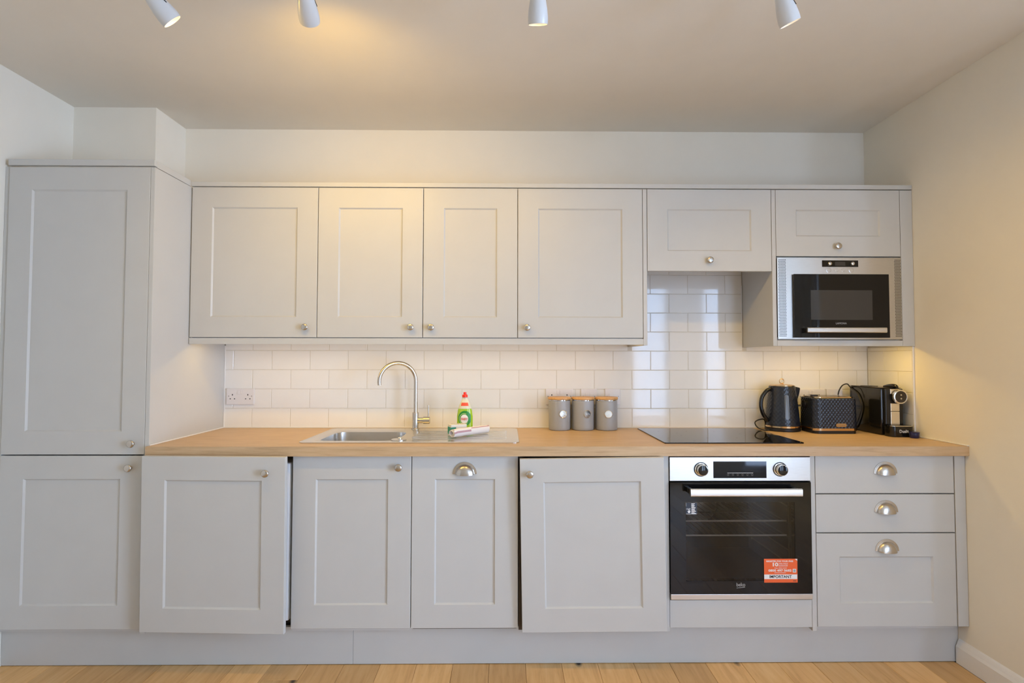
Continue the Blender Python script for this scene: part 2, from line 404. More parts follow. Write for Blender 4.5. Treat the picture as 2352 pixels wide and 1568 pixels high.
def knob_mesh():
    bm = nb(); m = Matrix.Rotation(PI/2, 4, 'X')   # local +z -> -y
    lathe(bm, [(0.0075, 0), (0.0062, 0.002), (0.0052, 0.006), (0.0056, 0.010), (0.010, 0.0135), (0.0148, 0.0165), (0.0155, 0.019), (0.0152, 0.0225), (0.0125, 0.0245), (0.006, 0.0253), (0, 0.0255)], 28, m)
    bmesh.ops.recalc_face_normals(bm, faces=bm.faces)
    me = bpy.data.meshes.new('knob'); bm.to_mesh(me); bm.free(); me.materials.append(NICKEL)
    for p in me.polygons: p.use_smooth = True
    me.set_sharp_from_angle(angle=math.radians(50))
    return me
KNOB = knob_mesh()
def knob(door_o, x, z):
    """x, z relative to the door centre"""
    o = bpy.data.objects.new('knob', KNOB); COL.objects.link(o); o.parent = door_o; o.location = (x, 0, z); o['label'] = 'round brushed nickel knob'
def cup_mesh():
    bm = nb(); N, K = 24, 8
    def dome(rx, rz, d):
        g = []
        for i in range(N+1):
            a = PI*i/N; row = []
            for k in range(K+1):
                p = PI/2*k/K   # p=0 at the door plane, PI/2 at the front
                row.append(bm.verts.new((rx*math.cos(a)*math.cos(p)**0.75, -d*math.sin(p)-0.0012, rz*math.sin(a)*math.cos(p)**0.75-0.004*math.sin(p))))
            g.append(row)
        return g
    go = dome(0.0415, 0.040, 0.024); gi = dome(0.0400, 0.0385, 0.0225)
    for g, fl in ((go, 0), (gi, 1)):
        for i in range(N):
            for k in range(K):
                q = (g[i][k], g[i+1][k], g[i+1][k+1], g[i][k+1]); 
                try: bm.faces.new(q[::-1] if fl else q)
                except ValueError: pass
    for row in (0, N):
        for k in range(K): bm.faces.new((go[row][k], go[row][k+1], gi[row][k+1], gi[row][k]))
    # flange
    fo = [(0.0505*math.cos(PI*i/N), 0.0505*math.sin(PI*i/N)) for i in range(N+1)]; fi = [(0.0405*math.cos(PI*i/N), 0.039*math.sin(PI*i/N)) for i in range(N+1)]
    A = [bm.verts.new((x, -0.0025, z)) for x, z in fo]; B = [bm.verts.new((x, -0.0032, z)) for x, z in fi]; C = [bm.verts.new((x, 0, z)) for x, z in fo]
    for i in range(N):
        bm.faces.new((A[i], A[i+1], B[i+1], B[i])); bm.faces.new((C[i], C[i+1], A[i+1], A[i]))
    bmesh.ops.remove_doubles(bm, verts=bm.verts, dist=1e-5)
    bmesh.ops.recalc_face_normals(bm, faces=bm.faces)
    me = bpy.data.meshes.new('cup_handle'); bm.to_mesh(me); bm.free(); me.materials.append(NICKEL)
    for p in me.polygons: p.use_smooth = True
    me.set_sharp_from_angle(angle=math.radians(45))
    return me
CUP = cup_mesh()
def cup(door_o, x, z):
    o = bpy.data.objects.new('cup_handle', CUP); COL.objects.link(o); o.parent = door_o; o.location = (x, 0, z); o['label'] = 'brushed nickel cup handle'
def carcass(parent, x0, x1, y0, y1, z0, z1, top=True, material=None, t=0.018, bottom=True):
    bm = nb()
    box(bm, x0, x0+t, y0, y1, z0, z1); box(bm, x1-t, x1, y0, y1, z0, z1)
    if bottom: box(bm, x0+t, x1-t, y0, y1, z0, z0+t)
    box(bm, x0+t, x1-t, y1-0.008, y1, z0+t, z1)
    if top: box(bm, x0+t, x1-t, y0, y1-0.008, z1-t, z1)
    return fin('body', bm, material or CARC, parent)
def part_box(name, parent, b, material=None, bev=0.0012):
    bm = nb(); box(bm, *b, bev); return fin(name, bm, material or CAB, parent)

YU, YL = -0.333, -0.596
# --- tall fridge cabinet
t = thing('tall_cabinet', 'full-height grey shaker cabinet with two doors standing against the left wall', 'cabinet', (-0.35, -0.3, 0))
carcass(t, -0.650, -0.0515, -0.574, -0.02, 0.161, 2.119)
part_box('side_panel', t, (-0.051, -0.033, YL, -0.0005, 0.161, 2.1185))
part_box('filler_strip', t, (XL+0.001, -0.6515, -0.590, -0.574, 0.161, 2.119))
part_box('top_trim', t, (-0.650, -0.033, -0.602, -0.584, 2.1225, 2.1485))
part_box('side_trim', t, (-0.051, -0.033, -0.5835, -0.337, 2.1205, 2.1485))
d = door('upper_door', t, -0.6485, -0.0525, 0.8995, 2.1165, YL); knob(d, 0.253, 0.946-1.508)
d = door('lower_door', t, -0.6485, -0.0525, 0.1785, 0.8945, YL); knob(d, 0.2447, 0.8458-0.5365)

# --- wall cabinets
UZ0, UZ1 = 1.403, 2.118
def wall_cab(x0, x1, z0, z1, kx, kz, label):
    c = thing('wall_cabinet', label, 'cabinet', ((x0+x1)/2, -0.16, z0), 'wall cabinets above the worktop')
    carcass(c, x0, x1, -0.311, -0.0008, 1.800 if z0 > 1.41 else z0, z1)
    d = door('door', c, x0+0.0015, x1-0.0015, z0, z1, YU)
    knob(d, kx-(x0+x1)/2, kz-(z0+z1)/2)
    return c
wall_cab(-0.0295, 0.5700, UZ0, UZ1, 0.5189, 1.451, 'wide wall cabinet next to the tall cabinet, knob at its lower right')
wall_cab(0.5700, 1.0700, UZ0, UZ1, 1.0152, 1.451, 'wall cabinet with the warm lamp glow on its door, knob at lower right')
wall_cab(1.0700, 1.5200, UZ0, UZ1, 1.1111, 1.451, 'narrowest wall cabinet, above the detergent bottle, knob at lower left')
c4 = wall_cab(1.5200, 2.1190, UZ0, UZ1, 1.5649, 1.451, 'wide wall cabinet above the three canisters, knob at its lower left')
part_box('end_panel', c4, (2.1195, 2.1385, YU, -0.0005, 1.368, UZ1))
c5 = wall_cab(2.1395, 2.7390, 1.7235, UZ1, 2.4359, 1.7743, 'short wall cabinet over the hob with a central knob')
c6 = thing('wall_cabinet', 'cabinet unit holding the built-in microwave, short flap door on top', 'cabinet', (3.06, -0.16, 1.366), 'wall cabinets above the worktop')
part_box('side_panel', c6, (2.7395, 2.7585, YU, -0.0005, 1.366, UZ1))
part_box('side_panel', c6, (3.3435, 3.3615, -0.311, -0.0005, 1.394, UZ1))
part_box('shelf_panel', c6, (2.7595, 3.3425, -0.311, -0.0005, 1.394, 1.408))
part_box('shelf_panel', c6, (2.7595, 3.3425, -0.311, -0.0005, 1.790, 1.803))
part_box('shelf_panel', c6, (2.7595, 3.3425, -0.311, -0.0005, 2.100, UZ1))
part_box('light_pelmet', c6, (2.7590, 3.3620, YU, -0.315, 1.366, 1.3935))
part_box('filler_strip', c6, (3.3625, XR-0.0008, YU, -0.315, 1.366, UZ1))
d = door('flap_door', c6, 2.7605, 3.3605, 1.7965, UZ1, YU); knob(d, 3.050-3.0605, 1.843-1.957)
o = part_box('cornice_board', None, (-0.0325, XR-0.001, -0.336, -0.316, 2.1215, 2.1425)); tag(o, 'long grey cornice board running along the top of the wall cabinets', 'cornice')
bm = nb(); prism(bm, [(YU, 1.371, -0.029), (-0.3118, 1.371, -0.029), (-0.3118, 1.4028, -0.029), (-0.3160, 1.4028, -0.029), (-0.3160, 1.3995, -0.029), (YU, 1.3995, -0.029)], 2.148, 'x'); o = fin('light_pelmet', bm, CAB); tag(o, 'narrow grey pelmet strip below the four long wall cabinets', 'pelmet')  # hidden rear lip added to block strip light leaking below the doors

# --- base units
LZ0, LZ1 = 0.178, 0.893
def ajar(name, parent, c, rot, w=0.597, h=0.715, frame=ST):
    o = fin(name, door_mesh(w, h), CAB, parent, local=True); o.location = Vector(c)-wloc(parent); o.rotation_euler = [math.radians(a) for a in rot]
    return o
t = thing('integrated_washing_machine', 'white washing machine hidden behind the leftmost base door, door standing ajar', 'washing machine', (0.27, -0.3, 0.0))
bm = nb(); box(bm, -0.022, 0.558, -0.588, -0.06, 0.205, 0.862, 0.008); fin('body', bm, APPW, t)
bm = nb(); box(bm, 0.0, 0.54, -0.515, -0.08, 0.0, 0.2045, 0.004); fin('base', bm, BLACK, t)
d = ajar('door', t, (0.2685, -0.6516, 0.5439), (0.70, 0.05, -2.22)); knob(d, 0.4924-0.2685, 0.838-0.544)
t = thing('sink_base_cabinet', 'grey base cabinet under the sink with a knob at upper right', 'cabinet', (0.82, -0.3, 0.16), 'base units under the worktop')
carcass(t, 0.569, 1.0685, -0.574, -0.03, 0.16, 0.893, top=False)
d = door('door', t, 0.5700, 1.0670, LZ0, LZ1, YL); knob(d, 1.0159-0.8185, 0.8468-0.5355)
t = thing('integrated_dishwasher', 'slim integrated dishwasher behind a narrow grey door with a cup handle', 'dishwasher', (1.29, -0.3, 0.0), 'base units under the worktop')
bm = nb(); box(bm, 1.0735, 1.5135, -0.575, -0.05, 0.165, 0.885, 0.004); fin('body', bm, DARK, t)
bm = nb(); box(bm, 1.09, 1.50, -0.515, -0.08, 0.0, 0.1645, 0.004); fin('base', bm, BLACK, t)
d = door('door', t, 1.0700, 1.5170, LZ0, LZ1, YL); cup(d, 1.2925-1.2935, 0.8179-0.5355)
t = thing('base_cabinet', 'grey base cabinet left of the oven, its crooked door slightly open', 'cabinet', (1.82, -0.3, 0.16), 'base units under the worktop')
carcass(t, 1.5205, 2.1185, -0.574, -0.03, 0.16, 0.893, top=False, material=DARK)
d = ajar('door', t, (1.8271, -0.6350, 0.5335), (0.93, -0.90, -1.45)); knob(d, 1.5695-1.8271, 0.8337-0.5367)
t = thing('oven_housing', 'grey oven housing unit with plain filler panel below the oven', 'cabinet', (2.455, -0.3, 0.16), 'base units under the worktop')
part_box('side_panel', t, (2.1190, 2.1550, YL, -0.03, 0.16, 0.893)); part_box('side_panel', t, (2.7575, 2.7775, YL, -0.03, 0.16, 0.893))
part_box('shelf_panel', t, (2.1555, 2.7570, -0.574, -0.03, 0.270, 0.288), CARC)
part_box('back_panel', t, (2.1555, 2.7570, -0.029, -0.021, 0.16, 0.893), CARC)
part_box('filler_panel', t, (2.1560, 2.7565, YL, -0.576, 0.1765, 0.2905))
t = thing('drawer_cabinet', 'grey three-drawer base cabinet at the right-hand end with cup handles', 'cabinet', (3.08, -0.3, 0.16), 'base units under the worktop')
carcass(t, 2.7790, 3.3745, -0.574, -0.03, 0.16, 0.893, top=False)
part_box('end_panel', t, (3.3755, 3.4205, YL-0.002, -0.03, 0.1775, 0.894))
for n, z0, z1, ins, hz in (('drawer', 0.7345, 0.893, False, 0.8185), ('drawer', 0.5705, 0.7300, False, 0.656), ('deep_drawer', 0.178, 0.566, True, 0.493)):
    d = door(n, t, 2.7800, 3.3725, z0, z1, YL, inset=ins, st=0.0965); cup(d, 3.079-3.07625, hz-(z0+z1)/2)
    b_ = nb(); box(b_, 2.805, 3.348, -0.572, -0.10, z0+0.02, z1-0.03); fin('drawer_box', b_, CARC, t)
# --- plinths
o = part_box('plinth_board', None, (XL+0.001, 0.8145, -0.540, -0.522, 0.002, 0.159)); tag(o, 'left length of grey plinth board below the tall cabinet and ajar door', 'plinth', 'plinth boards')
o = part_box('plinth_board', None, (0.8152, XR-0.001, -0.540, -0.522, 0.002, 0.159)); tag(o, 'long right length of grey plinth board running below the oven and drawers', 'plinth', 'plinth boards')

# --- worktop with sink cut-out
SX0, SX1, SY0, SY1 = 0.562, 1.524, -0.533, -0.047
bm = nb(); xs_ = [-0.0325, SX0+0.02, SX1-0.02, XR-0.0005]; ys_ = [-0.62, SY0+0.02, SY1-0.02, -0.0005]
zb = 0.8955; V = {}
for i in range(4):
    for j in range(4):
        for k, z in enumerate((zb, TOP)): V[i, j, k] = bm.verts.new((xs_[i], ys_[j], z))
for i in range(3):
    for j in range(3):
        if (i, j) == (1, 1): continue
        bm.faces.new([V[i, j, 1], V[i+1, j, 1], V[i+1, j+1, 1], V[i, j+1, 1]]); bm.faces.new([V[i, j, 0], V[i, j+1, 0], V[i+1, j+1, 0], V[i+1, j, 0]])
for i in range(3):
    for j in (0, 3): bm.faces.new([V[i, j, 0], V[i+1, j, 0], V[i+1, j, 1], V[i, j, 1]]); bm.faces.new([V[j, i, 0], V[j, i+1, 0], V[j, i+1, 1], V[j, i, 1]])
bm.faces.new([V[1, 1, 0], V[2, 1, 0], V[2, 1, 1], V[1, 1, 1]]); bm.faces.new([V[1, 2, 0], V[2, 2, 0], V[2, 2, 1], V[1, 2, 1]])
bm.faces.new([V[1, 1, 0], V[1, 2, 0], V[1, 2, 1], V[1, 1, 1]]); bm.faces.new([V[2, 1, 0], V[2, 2, 0], V[2, 2, 1], V[2, 1, 1]])
es = [e for e in bm.edges if all(abs(v.co.y+0.62) < 1e-5 for v in e.verts) and abs(e.verts[0].co.z-e.verts[1].co.z) < 1e-5]
bmesh.ops.bevel(bm, geom=es, offset=0.002, segments=2, affect='EDGES')
worktop = tag(fin('worktop', bm, OAKTOP), 'long pale oak laminate worktop running wall to wall above the base units', 'worktop')

# ------------------------------------------------------------------ sink and tap
ZS_ = TOP+0.0035
t = thing('kitchen_sink', 'inset stainless steel sink with one bowl and a ribbed drainer', 'sink', (1.04, -0.29, TOP))
bm = nb()
outer = rrect(SX0, SX1, SY0, SY1, 0.03, 6); n = len(outer)
BX0, BX1, BY0, BY1 = 0.622, 0.972, -0.462, -0.150
inner = rrect(BX0, BX1, BY0, BY1, 0.058, 6)
def ringv(P, z): return [bm.verts.new((x, y, z)) for x, y in P]
def bridge(a, b):
    for i in range(len(a)): bm.faces.new((a[i], a[(i+1) % len(a)], b[(i+1) % len(b)], b[i]))
o0 = ringv(outer, TOP+0.0004); o1 = ringv(outer, ZS_)
o2 = ringv([((x-1.043)*0.988+1.043, (y+0.29)*0.976-0.29) for x, y in outer], ZS_+0.0015)
i0 = ringv(rrect(BX0-0.012, BX1+0.012, BY0-0.012, BY1+0.012, 0.068, 6), ZS_-0.0010)
i1 = ringv(inner, ZS_-0.006); i2 = ringv(rrect(BX0+0.006, BX1-0.006, BY0+0.006, BY1-0.006, 0.055, 6), ZS_-0.14)
i3 = ringv(rrect(BX0+0.03, BX1-0.03, BY0+0.03, BY1-0.03, 0.05, 6), ZS_-0.158); 
for a, b in ((o0, o1), (o1, o2), (o2, i0), (i0, i1), (i1, i2), (i2, i3)): bridge(a, b)
bm.faces.new(i3)
fin('bowl_and_rim', bm, SINKST, t, smooth=True, angle=35)
for k in range(6):
    y = -0.165-k*0.052; bm = nb(); x0 = 1.030+0.012*(k % 2)
    prism(bm, [(p[0], p[1], ZS_-0.001) for p in rrect(x0, 1.470, y-0.006, y+0.006, 0.0055, 4)], 0.0030, 'z')
    fin('drainer_rib', bm, SINKST, t, smooth=True, angle=30)
bm = nb(); lathe(bm, [(0.034, 0), (0.034, 0.003), (0.030, 0.0045), (0, 0.005)], 28, Matrix.Translation((0.985, -0.452, ZS_-0.0005))); fin('overflow_plate', bm, SINKST, t, smooth=True)
bm = nb(); lathe(bm, [(0.010, 0), (0.010, 0.006), (0.007, 0.0085), (0, 0.009)], 16, Matrix.Translation((0.992, -0.462, ZS_+0.004))); fin('waste_knob', bm, CHROME, t, smooth=True)
bm = nb(); lathe(bm, [(0.042, 0), (0.040, 0.003), (0.02, 0.002), (0, 0.002)], 24, Matrix.Translation((0.797, -0.306, ZS_-0.158))); fin('drain', bm, CHROME, t, smooth=True)

tx, ty = 0.997, -0.078
t = thing('mixer_tap', 'brushed steel swan-neck mixer tap with side lever behind the sink', 'tap', (tx, ty, ZS_))
bm = nb(); lathe(bm, [(0.021, 0), (0.021, 0.004), (0.0165, 0.006), (0.0165, 0.084), (0.0155, 0.086), (0, 0.086)], 28, Matrix.Translation((tx, ty, ZS_))); fin('tap_body', bm, NICKEL, t, smooth=True)
bm = nb(); zc_ = 1.187; Rr = 0.094; dx, dy = -math.cos(0.42), -math.sin(0.42); pts = [(tx, ty, ZS_+0.08), (tx, ty, 1.06), (tx, ty, 1.12)]
for k in range(0, 25):
    a = PI*1.06*k/24; s = Rr-Rr*math.cos(a); pts.append((tx+dx*s, ty+dy*s, zc_+Rr*math.sin(a)))
tube(bm, pts, 0.0100, 16); fin('spout', bm, NICKEL, t, smooth=True)
bm = nb(); mx = Matrix.Translation((tx+0.012, ty, ZS_+0.045)) @ Matrix.Rotation(PI/2, 4, 'Y')
lathe(bm, [(0.0145, 0), (0.0145, 0.028), (0.0185, 0.029), (0.0185, 0.060), (0.016, 0.062), (0, 0.062)], 24, mx); fin('valve', bm, NICKEL, t, smooth=True)
bm = nb(); tube(bm, [(tx+0.066, ty, ZS_+0.060), (tx+0.066, ty, ZS_+0.122)], 0.0030, 10); fin('lever', bm, NICKEL, t, smooth=True)

# ------------------------------------------------------------------ hob
t = thing('induction_hob', 'flat black glass hob set into the oak worktop above the oven', 'hob', (2.46, -0.295, TOP))
bm = nb(); prism(bm, [(p[0], p[1], TOP+0.0003) for p in rrect(2.1555, 2.7640, -0.543, -0.052, 0.004, 3)], 0.0045, 'z'); fin('glass_top', bm, BLKGLASS, t)
bm = nb()
for hx, hy, hr in ((2.30, -0.41, 0.09), (2.30, -0.18, 0.07), (2.60, -0.18, 0.09), (2.60, -0.40, 0.07)):
    for a in range(4): 
        an = a*PI/2; box(bm, hx+hr*math.cos(an)-0.004, hx+hr*math.cos(an)+0.004, hy+hr*math.sin(an)-0.0004, hy+hr*math.sin(an)+0.0004, TOP+0.0048, TOP+0.0050)
fin('zone_marks', bm, mat('zone_print', (0.06, 0.06, 0.06), 0.4), t)

# ------------------------------------------------------------------ oven
t = thing('built_in_oven', 'black glass built-in oven with steel control panel and orange sticker', 'oven', (2.455, -0.3, 0.2895))
yo = YL-0.006
part_box('control_panel', t, (2.1575, 2.7560, yo, -0.560, 0.7885, 0.8885), STEEL)
part_box('display', t, (2.3428, 2.5683, yo-0.0006, yo+0.001, 0.8005, 0.8705), BLKGLASS, 0)
part_box('display_line', t, (2.4016, 2.5110, yo-0.0009, yo-0.0003, 0.8215, 0.8229), TEXTW, 0)
bm = nb()
for k in range(6):
    x = 2.405+k*0.0205; tube(bm, [(x+0.0035*math.cos(a*PI/5), yo-0.0007, 0.8145+0.0035*math.sin(a*PI/5)) for a in range(10)], 0.0003, 5, True)
fin('touch_keys', bm, TEXTG, t)
for kx in (2.2906, 2.6264):
    bm = nb(); m = Matrix.Translation((kx, yo, 0.8371)) @ Matrix.Rotation(PI/2, 4, 'X')
    lathe(bm, [(0.0265, 0), (0.0265, 0.0015), (0.024, 0.002), (0.0235, 0.022), (0.0215, 0.0235), (0, 0.0235)], 32, m); kn = fin('control_knob', bm, CHROME, t, smooth=True)
    bm = nb(); lathe(bm, [(0.0205, 0.0237), (0.0205, 0.0252), (0.019, 0.026), (0, 0.026)], 32, m); fin('knob_face', bm, GBLACK, kn, smooth=True)
    bm = nb(); lathe(bm, [(0.0305, 0.0002), (0.0305, 0.0006), (0, 0.0006)], 32, m); fin('knob_ring', bm, BLACK, kn)
bm = nb(); box(bm, 2.1600, 2.7535, -0.575, -0.560, 0.7700, 0.7884); fin('vent_gap', bm, HOLE, t)
# cavity
bm = nb(); cx0, cx1, cz0, cz1, cyb = 2.205, 2.705, 0.345, 0.735, -0.12
box(bm, cx0-0.012, cx0, -0.57, cyb, cz0-0.012, cz1+0.012); box(bm, cx1, cx1+0.012, -0.57, cyb, cz0-0.012, cz1+0.012)
box(bm, cx0, cx1, -0.57, cyb, cz0-0.012, cz0); box(bm, cx0, cx1, -0.57, cyb, cz1, cz1+0.012); box(bm, cx0-0.012, cx1+0.012, cyb, cyb+0.012, cz0-0.012, cz1+0.012)
fin('cavity', bm, DARK, t)
bm = nb(); lathe(bm, [(0.085, 0), (0.085, 0.004), (0.080, 0.006), (0, 0.006)], 28, Matrix.Translation((2.455, cyb-0.0005, 0.56)) @ Matrix.Rotation(PI/2, 4, 'X')); fin('fan_cover', bm, STEEL, t, smooth=True)
for z in (0.596, 0.534):
    bm = nb(); yf, yb = -0.535, -0.16
    tube(bm, [(cx0+0.012, yb, z), (cx0+0.012, yf+0.02, z)], 0.0025, 8); tube(bm, [(cx1-0.012, yb, z), (cx1-0.012, yf+0.02, z)], 0.0025, 8)
    tube(bm, [(cx0+0.012, yb, z), (cx1-0.012, yb, z)], 0.003, 8)
    for k in range(16):
        x = cx0+0.045+k*0.0272; tube(bm, [(x, yf, z+0.0045), (x, yb, z)], 0.0016, 6)
    rk = fin('rack', bm, RACK_SHADED, t, smooth=True)
    bm = nb(); tube(bm, [(cx0+0.012, yf+0.02, z), (cx0+0.030, yf, z+0.006), (cx1-0.030, yf, z+0.006), (cx1-0.012, yf+0.02, z)], 0.0037, 8); fin('front_bar', bm, RACK_LIT, rk, smooth=True)
for sx in (cx0+0.004, cx1-0.004):
    bm = nb()
    for z in (0.41, 0.47, 0.526, 0.588, 0.660): tube(bm, [(sx, -0.52, z), (sx, -0.16, z)], 0.0025, 6)
    tube(bm, [(sx, -0.52, 0.40), (sx, -0.52, 0.70)], 0.0025, 6); tube(bm, [(sx, -0.16, 0.40), (sx, -0.16, 0.70)], 0.0025, 6); fin('rack_rail', bm, RACK_SHADED, t, smooth=True)
# door: ring of black glass around the window pane
yd0, yd1 = YL-0.010, -0.576
wx0, wx1, wz0, wz1 = 2.2225, 2.6845, 0.3725, 0.7005
dz0, dz1, dX0, dX1 = 0.3195, 0.7835, 2.1575, 2.7545
bm = nb()
for b in ((dX0, wx0, dz0, dz1), (wx1, dX1, dz0, dz1), (wx0, wx1, dz0, wz0), (wx0, wx1, wz1, dz1)): box(bm, b[0], b[1], yd0, yd1, b[2], b[3])
bmesh.ops.remove_doubles(bm, verts=bm.verts, dist=1e-5)
od = fin('oven_door', bm, BLKGLASS, t)
bm = nb(); box(bm, wx0, wx1, yd0+0.0002, yd0+0.004, wz0, wz1); fin('pane', bm, OVENGLASS, od)
part_box('lower_trim', od, (dX0, dX1, yd0-0.001, yd1, 0.2965, 0.3190), STEEL)
bm = nb(); hy = yd0-0.048
prism(bm, [(p[0], p[1], 2.2266) for p in rrect(hy-0.007, hy+0.007, 0.7360, 0.7685, 0.0065, 5)], 2.6900-2.2266, 'x')
hd = fin('handle', bm, mat('pale_aluminium', (0.80, 0.81, 0.83), 0.32, 0.9), od, smooth=True)
for hx in (2.236, 2.680):
    bm = nb(); box(bm, hx-0.008, hx+0.008, hy+0.006, yd0-0.0001, 0.742, 0.763, 0.002); fin('handle_post', bm, BLACK, od)
# stickers on the door
ys = yd0-0.0006
part_box('warning_sticker', od, (2.2232, 2.2702, ys, yd0-0.0001, 0.6510, 0.6985), STICKB, 0)
st = od.children[-1]
bm = nb()
for k in range(11):
    z = 0.6962-k*0.0040; wdt = random.uniform(0.012, 0.020); box(bm, 2.2465, 2.2465+wdt, ys-0.0003, ys-0.0001, z-0.0024, z)
box(bm, 2.2245, 2.2700, ys-0.0003, ys-0.0001, 0.6516, 0.6530); box(bm, 2.2238, 2.2246, ys-0.0003, ys-0.0001, 0.684, 0.698)
fin('fine_print', bm, TEXTW, od)
bm = nb(); prism(bm, [(x, z, ys-0.0003) for x, z in ((2.2335, 0.656), (2.2395, 0.656), (2.2420, 0.662), (2.2412, 0.6665), (2.2370, 0.6672), (2.2362, 0.6735), (2.2345, 0.6735), (2.2345, 0.664), (2.2310, 0.6655), (2.2300, 0.664))], 0.0002); fin('hand_symbol', bm, TEXTW, od)
text('10-20', 0.0085, (2.2335, ys-0.0002, 0.6725), TEXTW, od, width=0.017)
sx0, sx1, sz0, sz1 = 2.5506, 2.6914, 0.3664, 0.4650
part_box('orange_sticker', od, (sx0, sx1, ys, yd0-0.0001, sz0, sz1), ORANGE, 0)
part_box('sticker_band', od, (sx0, sx1-0.0015, ys-0.0002, ys, 0.3812, 0.4000), TEXTW, 0)
yt = ys-0.0002; cxs = (sx0+sx1)/2
text('REGISTER FOR YOUR FREE', 0.0085, (cxs-0.004, yt, 0.4545), TEXTW, od, width=0.113, bold=0.0002)
text('10', 0.0205, (2.5965, yt, 0.4405), TEXTW, od, width=0.0230, bold=0.0007)
text('YEAR PARTS', 0.0062, (2.6315, yt, 0.4450), TEXTW, od, width=0.040); text('GUARANTEE', 0.0062, (2.6310, yt, 0.4382), TEXTW, od, width=0.039)
bm = nb(); box(bm, 2.6110, 2.6500, yt, ys, 0.4330, 0.4338); fin('sticker_rule', bm, TEXTW, od)
text('CALL FREE NOW', 0.0060, (2.6200, yt, 0.4260), TEXTW, od, width=0.052)
text('0800 497 0682', 0.0125, (2.6175, yt, 0.4160), TEXTW, od, width=0.097, bold=0.0003)
bm = nb(); box(bm, 2.5940, 2.6420, yt, ys, 0.4062, 0.4076); fin('fine_print', bm, TEXTW, od)
bm = nb(); box(bm, 2.6712, 2.6856, yt, ys, 0.4085, 0.4226); fin('sticker_square', bm, TEXTW, od)
bm = nb(); box(bm, 2.6733, 2.6835, yt-0.0002, yt, 0.4106, 0.4205); fin('sticker_square_fill', bm, TEXTG, od)
text('IMPORTANT', 0.0165, (2.6190, ys-0.0004, 0.3905), TEXTK, od, width=0.094, bold=0.0003)
bm = nb(); prism(bm, [(2.6810, 0.4645, yt), (2.6910, 0.4645, yt), (2.6910, 0.4560, yt)], 0.0002); fin('sticker_corner', bm, TEXTW, od)
bm = nb(); box(bm, 2.6720, 2.6850, yt, ys, 0.3720, 0.3745); fin('fine_print', bm, TEXTK, od)
text('beko', 0.0215, (2.4515, ys-0.0001, 0.3580), TEXTG, od, width=0.0365)
bm = nb(); prism(bm, [(2.4335, 0.3440, ys-0.0003), (2.4695, 0.3470, ys-0.0003), (2.4680, 0.3490, ys-0.0003), (2.4340, 0.3456, ys-0.0003)], 0.0003); fin('logo_underline', bm, TEXTG, od)

# ------------------------------------------------------------------ microwave
t = thing('built_in_microwave', 'built-in microwave with steel surround and black glass drop-down door', 'microwave', (3.06, -0.2, 1.4085))
ym = -0.336
bm = nb(); box(bm, 2.7660, 3.3400, -0.332, -0.03, 1.4090, 1.7880); fin('body', bm, DARK, t)
part_box('surround', t, (2.7615, 3.3590, ym, -0.3325, 1.3985, 1.7905), STEEL)
for vx in (2.7665, 3.3255):
    part_box('vent_strip', t, (vx-0.001, vx+0.0375 if vx < 3 else vx+0.0275, ym-0.0005, ym+0.0005, 1.4095, 1.7850), STEEL, 0)
    bm = nb(); ncol = 6 if vx < 3 else 5
    for r in range(50):
        for c in range(ncol):
            x = vx+0.003+c*0.0060+(0.003 if r % 2 else 0)*0.5; z = 1.4135+r*0.00745
            q = [bm.verts.new((x+0.0021*math.cos(a*PI/3), ym-0.0007, z+0.0027*math.sin(a*PI/3))) for a in range(6)]; bm.faces.new(q)
    o = fin('vent_holes', bm, HOLE, t); o['kind'] = 'stuff'
part_box('glass_door', t, (2.8347, 3.2900, ym-0.014, ym-0.0006, 1.4055, 1.7085), BLKGLASS)
gd = t.children[-1]
part_box('door_window', gd, (2.913, 3.2079, ym-0.0146, ym-0.0135, 1.4902, 1.6314), SMOKE, 0)
bm = nb(); prism(bm, [(p[0], p[1], 2.8790) for p in rrect(ym-0.046, ym-0.036, 1.4282, 1.4525, 0.0045, 4)], 3.2540-2.8790, 'x'); fin('handle', bm, mat('satin_aluminium', (0.72, 0.70, 0.67), 0.30, 0.9), gd, smooth=True)
for hx in (2.888, 3.245):
    bm = nb(); box(bm, hx-0.008, hx+0.008, ym-0.037, ym-0.0135, 1.430, 1.450, 0.002); fin('handle_post', bm, BLACK, gd)
text('LAMONA', 0.0125, (3.0568, ym-0.0143, 1.4732), TEXTG, gd, width=0.052)
part_box('display', t, (2.9784, 3.1522, ym-0.0012, ym+0.0005, 1.7451, 1.7765), BLKGLASS, 0)
part_box('clock_screen', t, (3.0400, 3.0900, ym-0.0016, ym-0.0010, 1.7505, 1.7700), SMOKE, 0)
for dx_ in (3.0117, 3.1209):
    bm = nb(); lathe(bm, [(0.0085, 0), (0.0085, 0.010), (0.006, 0.012), (0, 0.0125)], 20, Matrix.Translation((dx_, ym-0.0012, 1.7597)) @ Matrix.Rotation(PI/2, 4, 'X')); fin('dial', bm, STEEL, t, smooth=True)
for bx_, r in ((3.0091, 0.0115), (3.0490, 0.0080), (3.0784, 0.0080), (3.1182, 0.0115)):
    bm = nb(); m = Matrix.Translation((bx_, ym, 1.7290)) @ Matrix.Rotation(PI/2, 4, 'X')
    lathe(bm, [(r, 0), (r, 0.0012), (r*0.88, 0.0016), (r*0.84, 0.0006), (0, 0.0006)], 24, m); fin('button', bm, STEEL, t, smooth=True, angle=25)

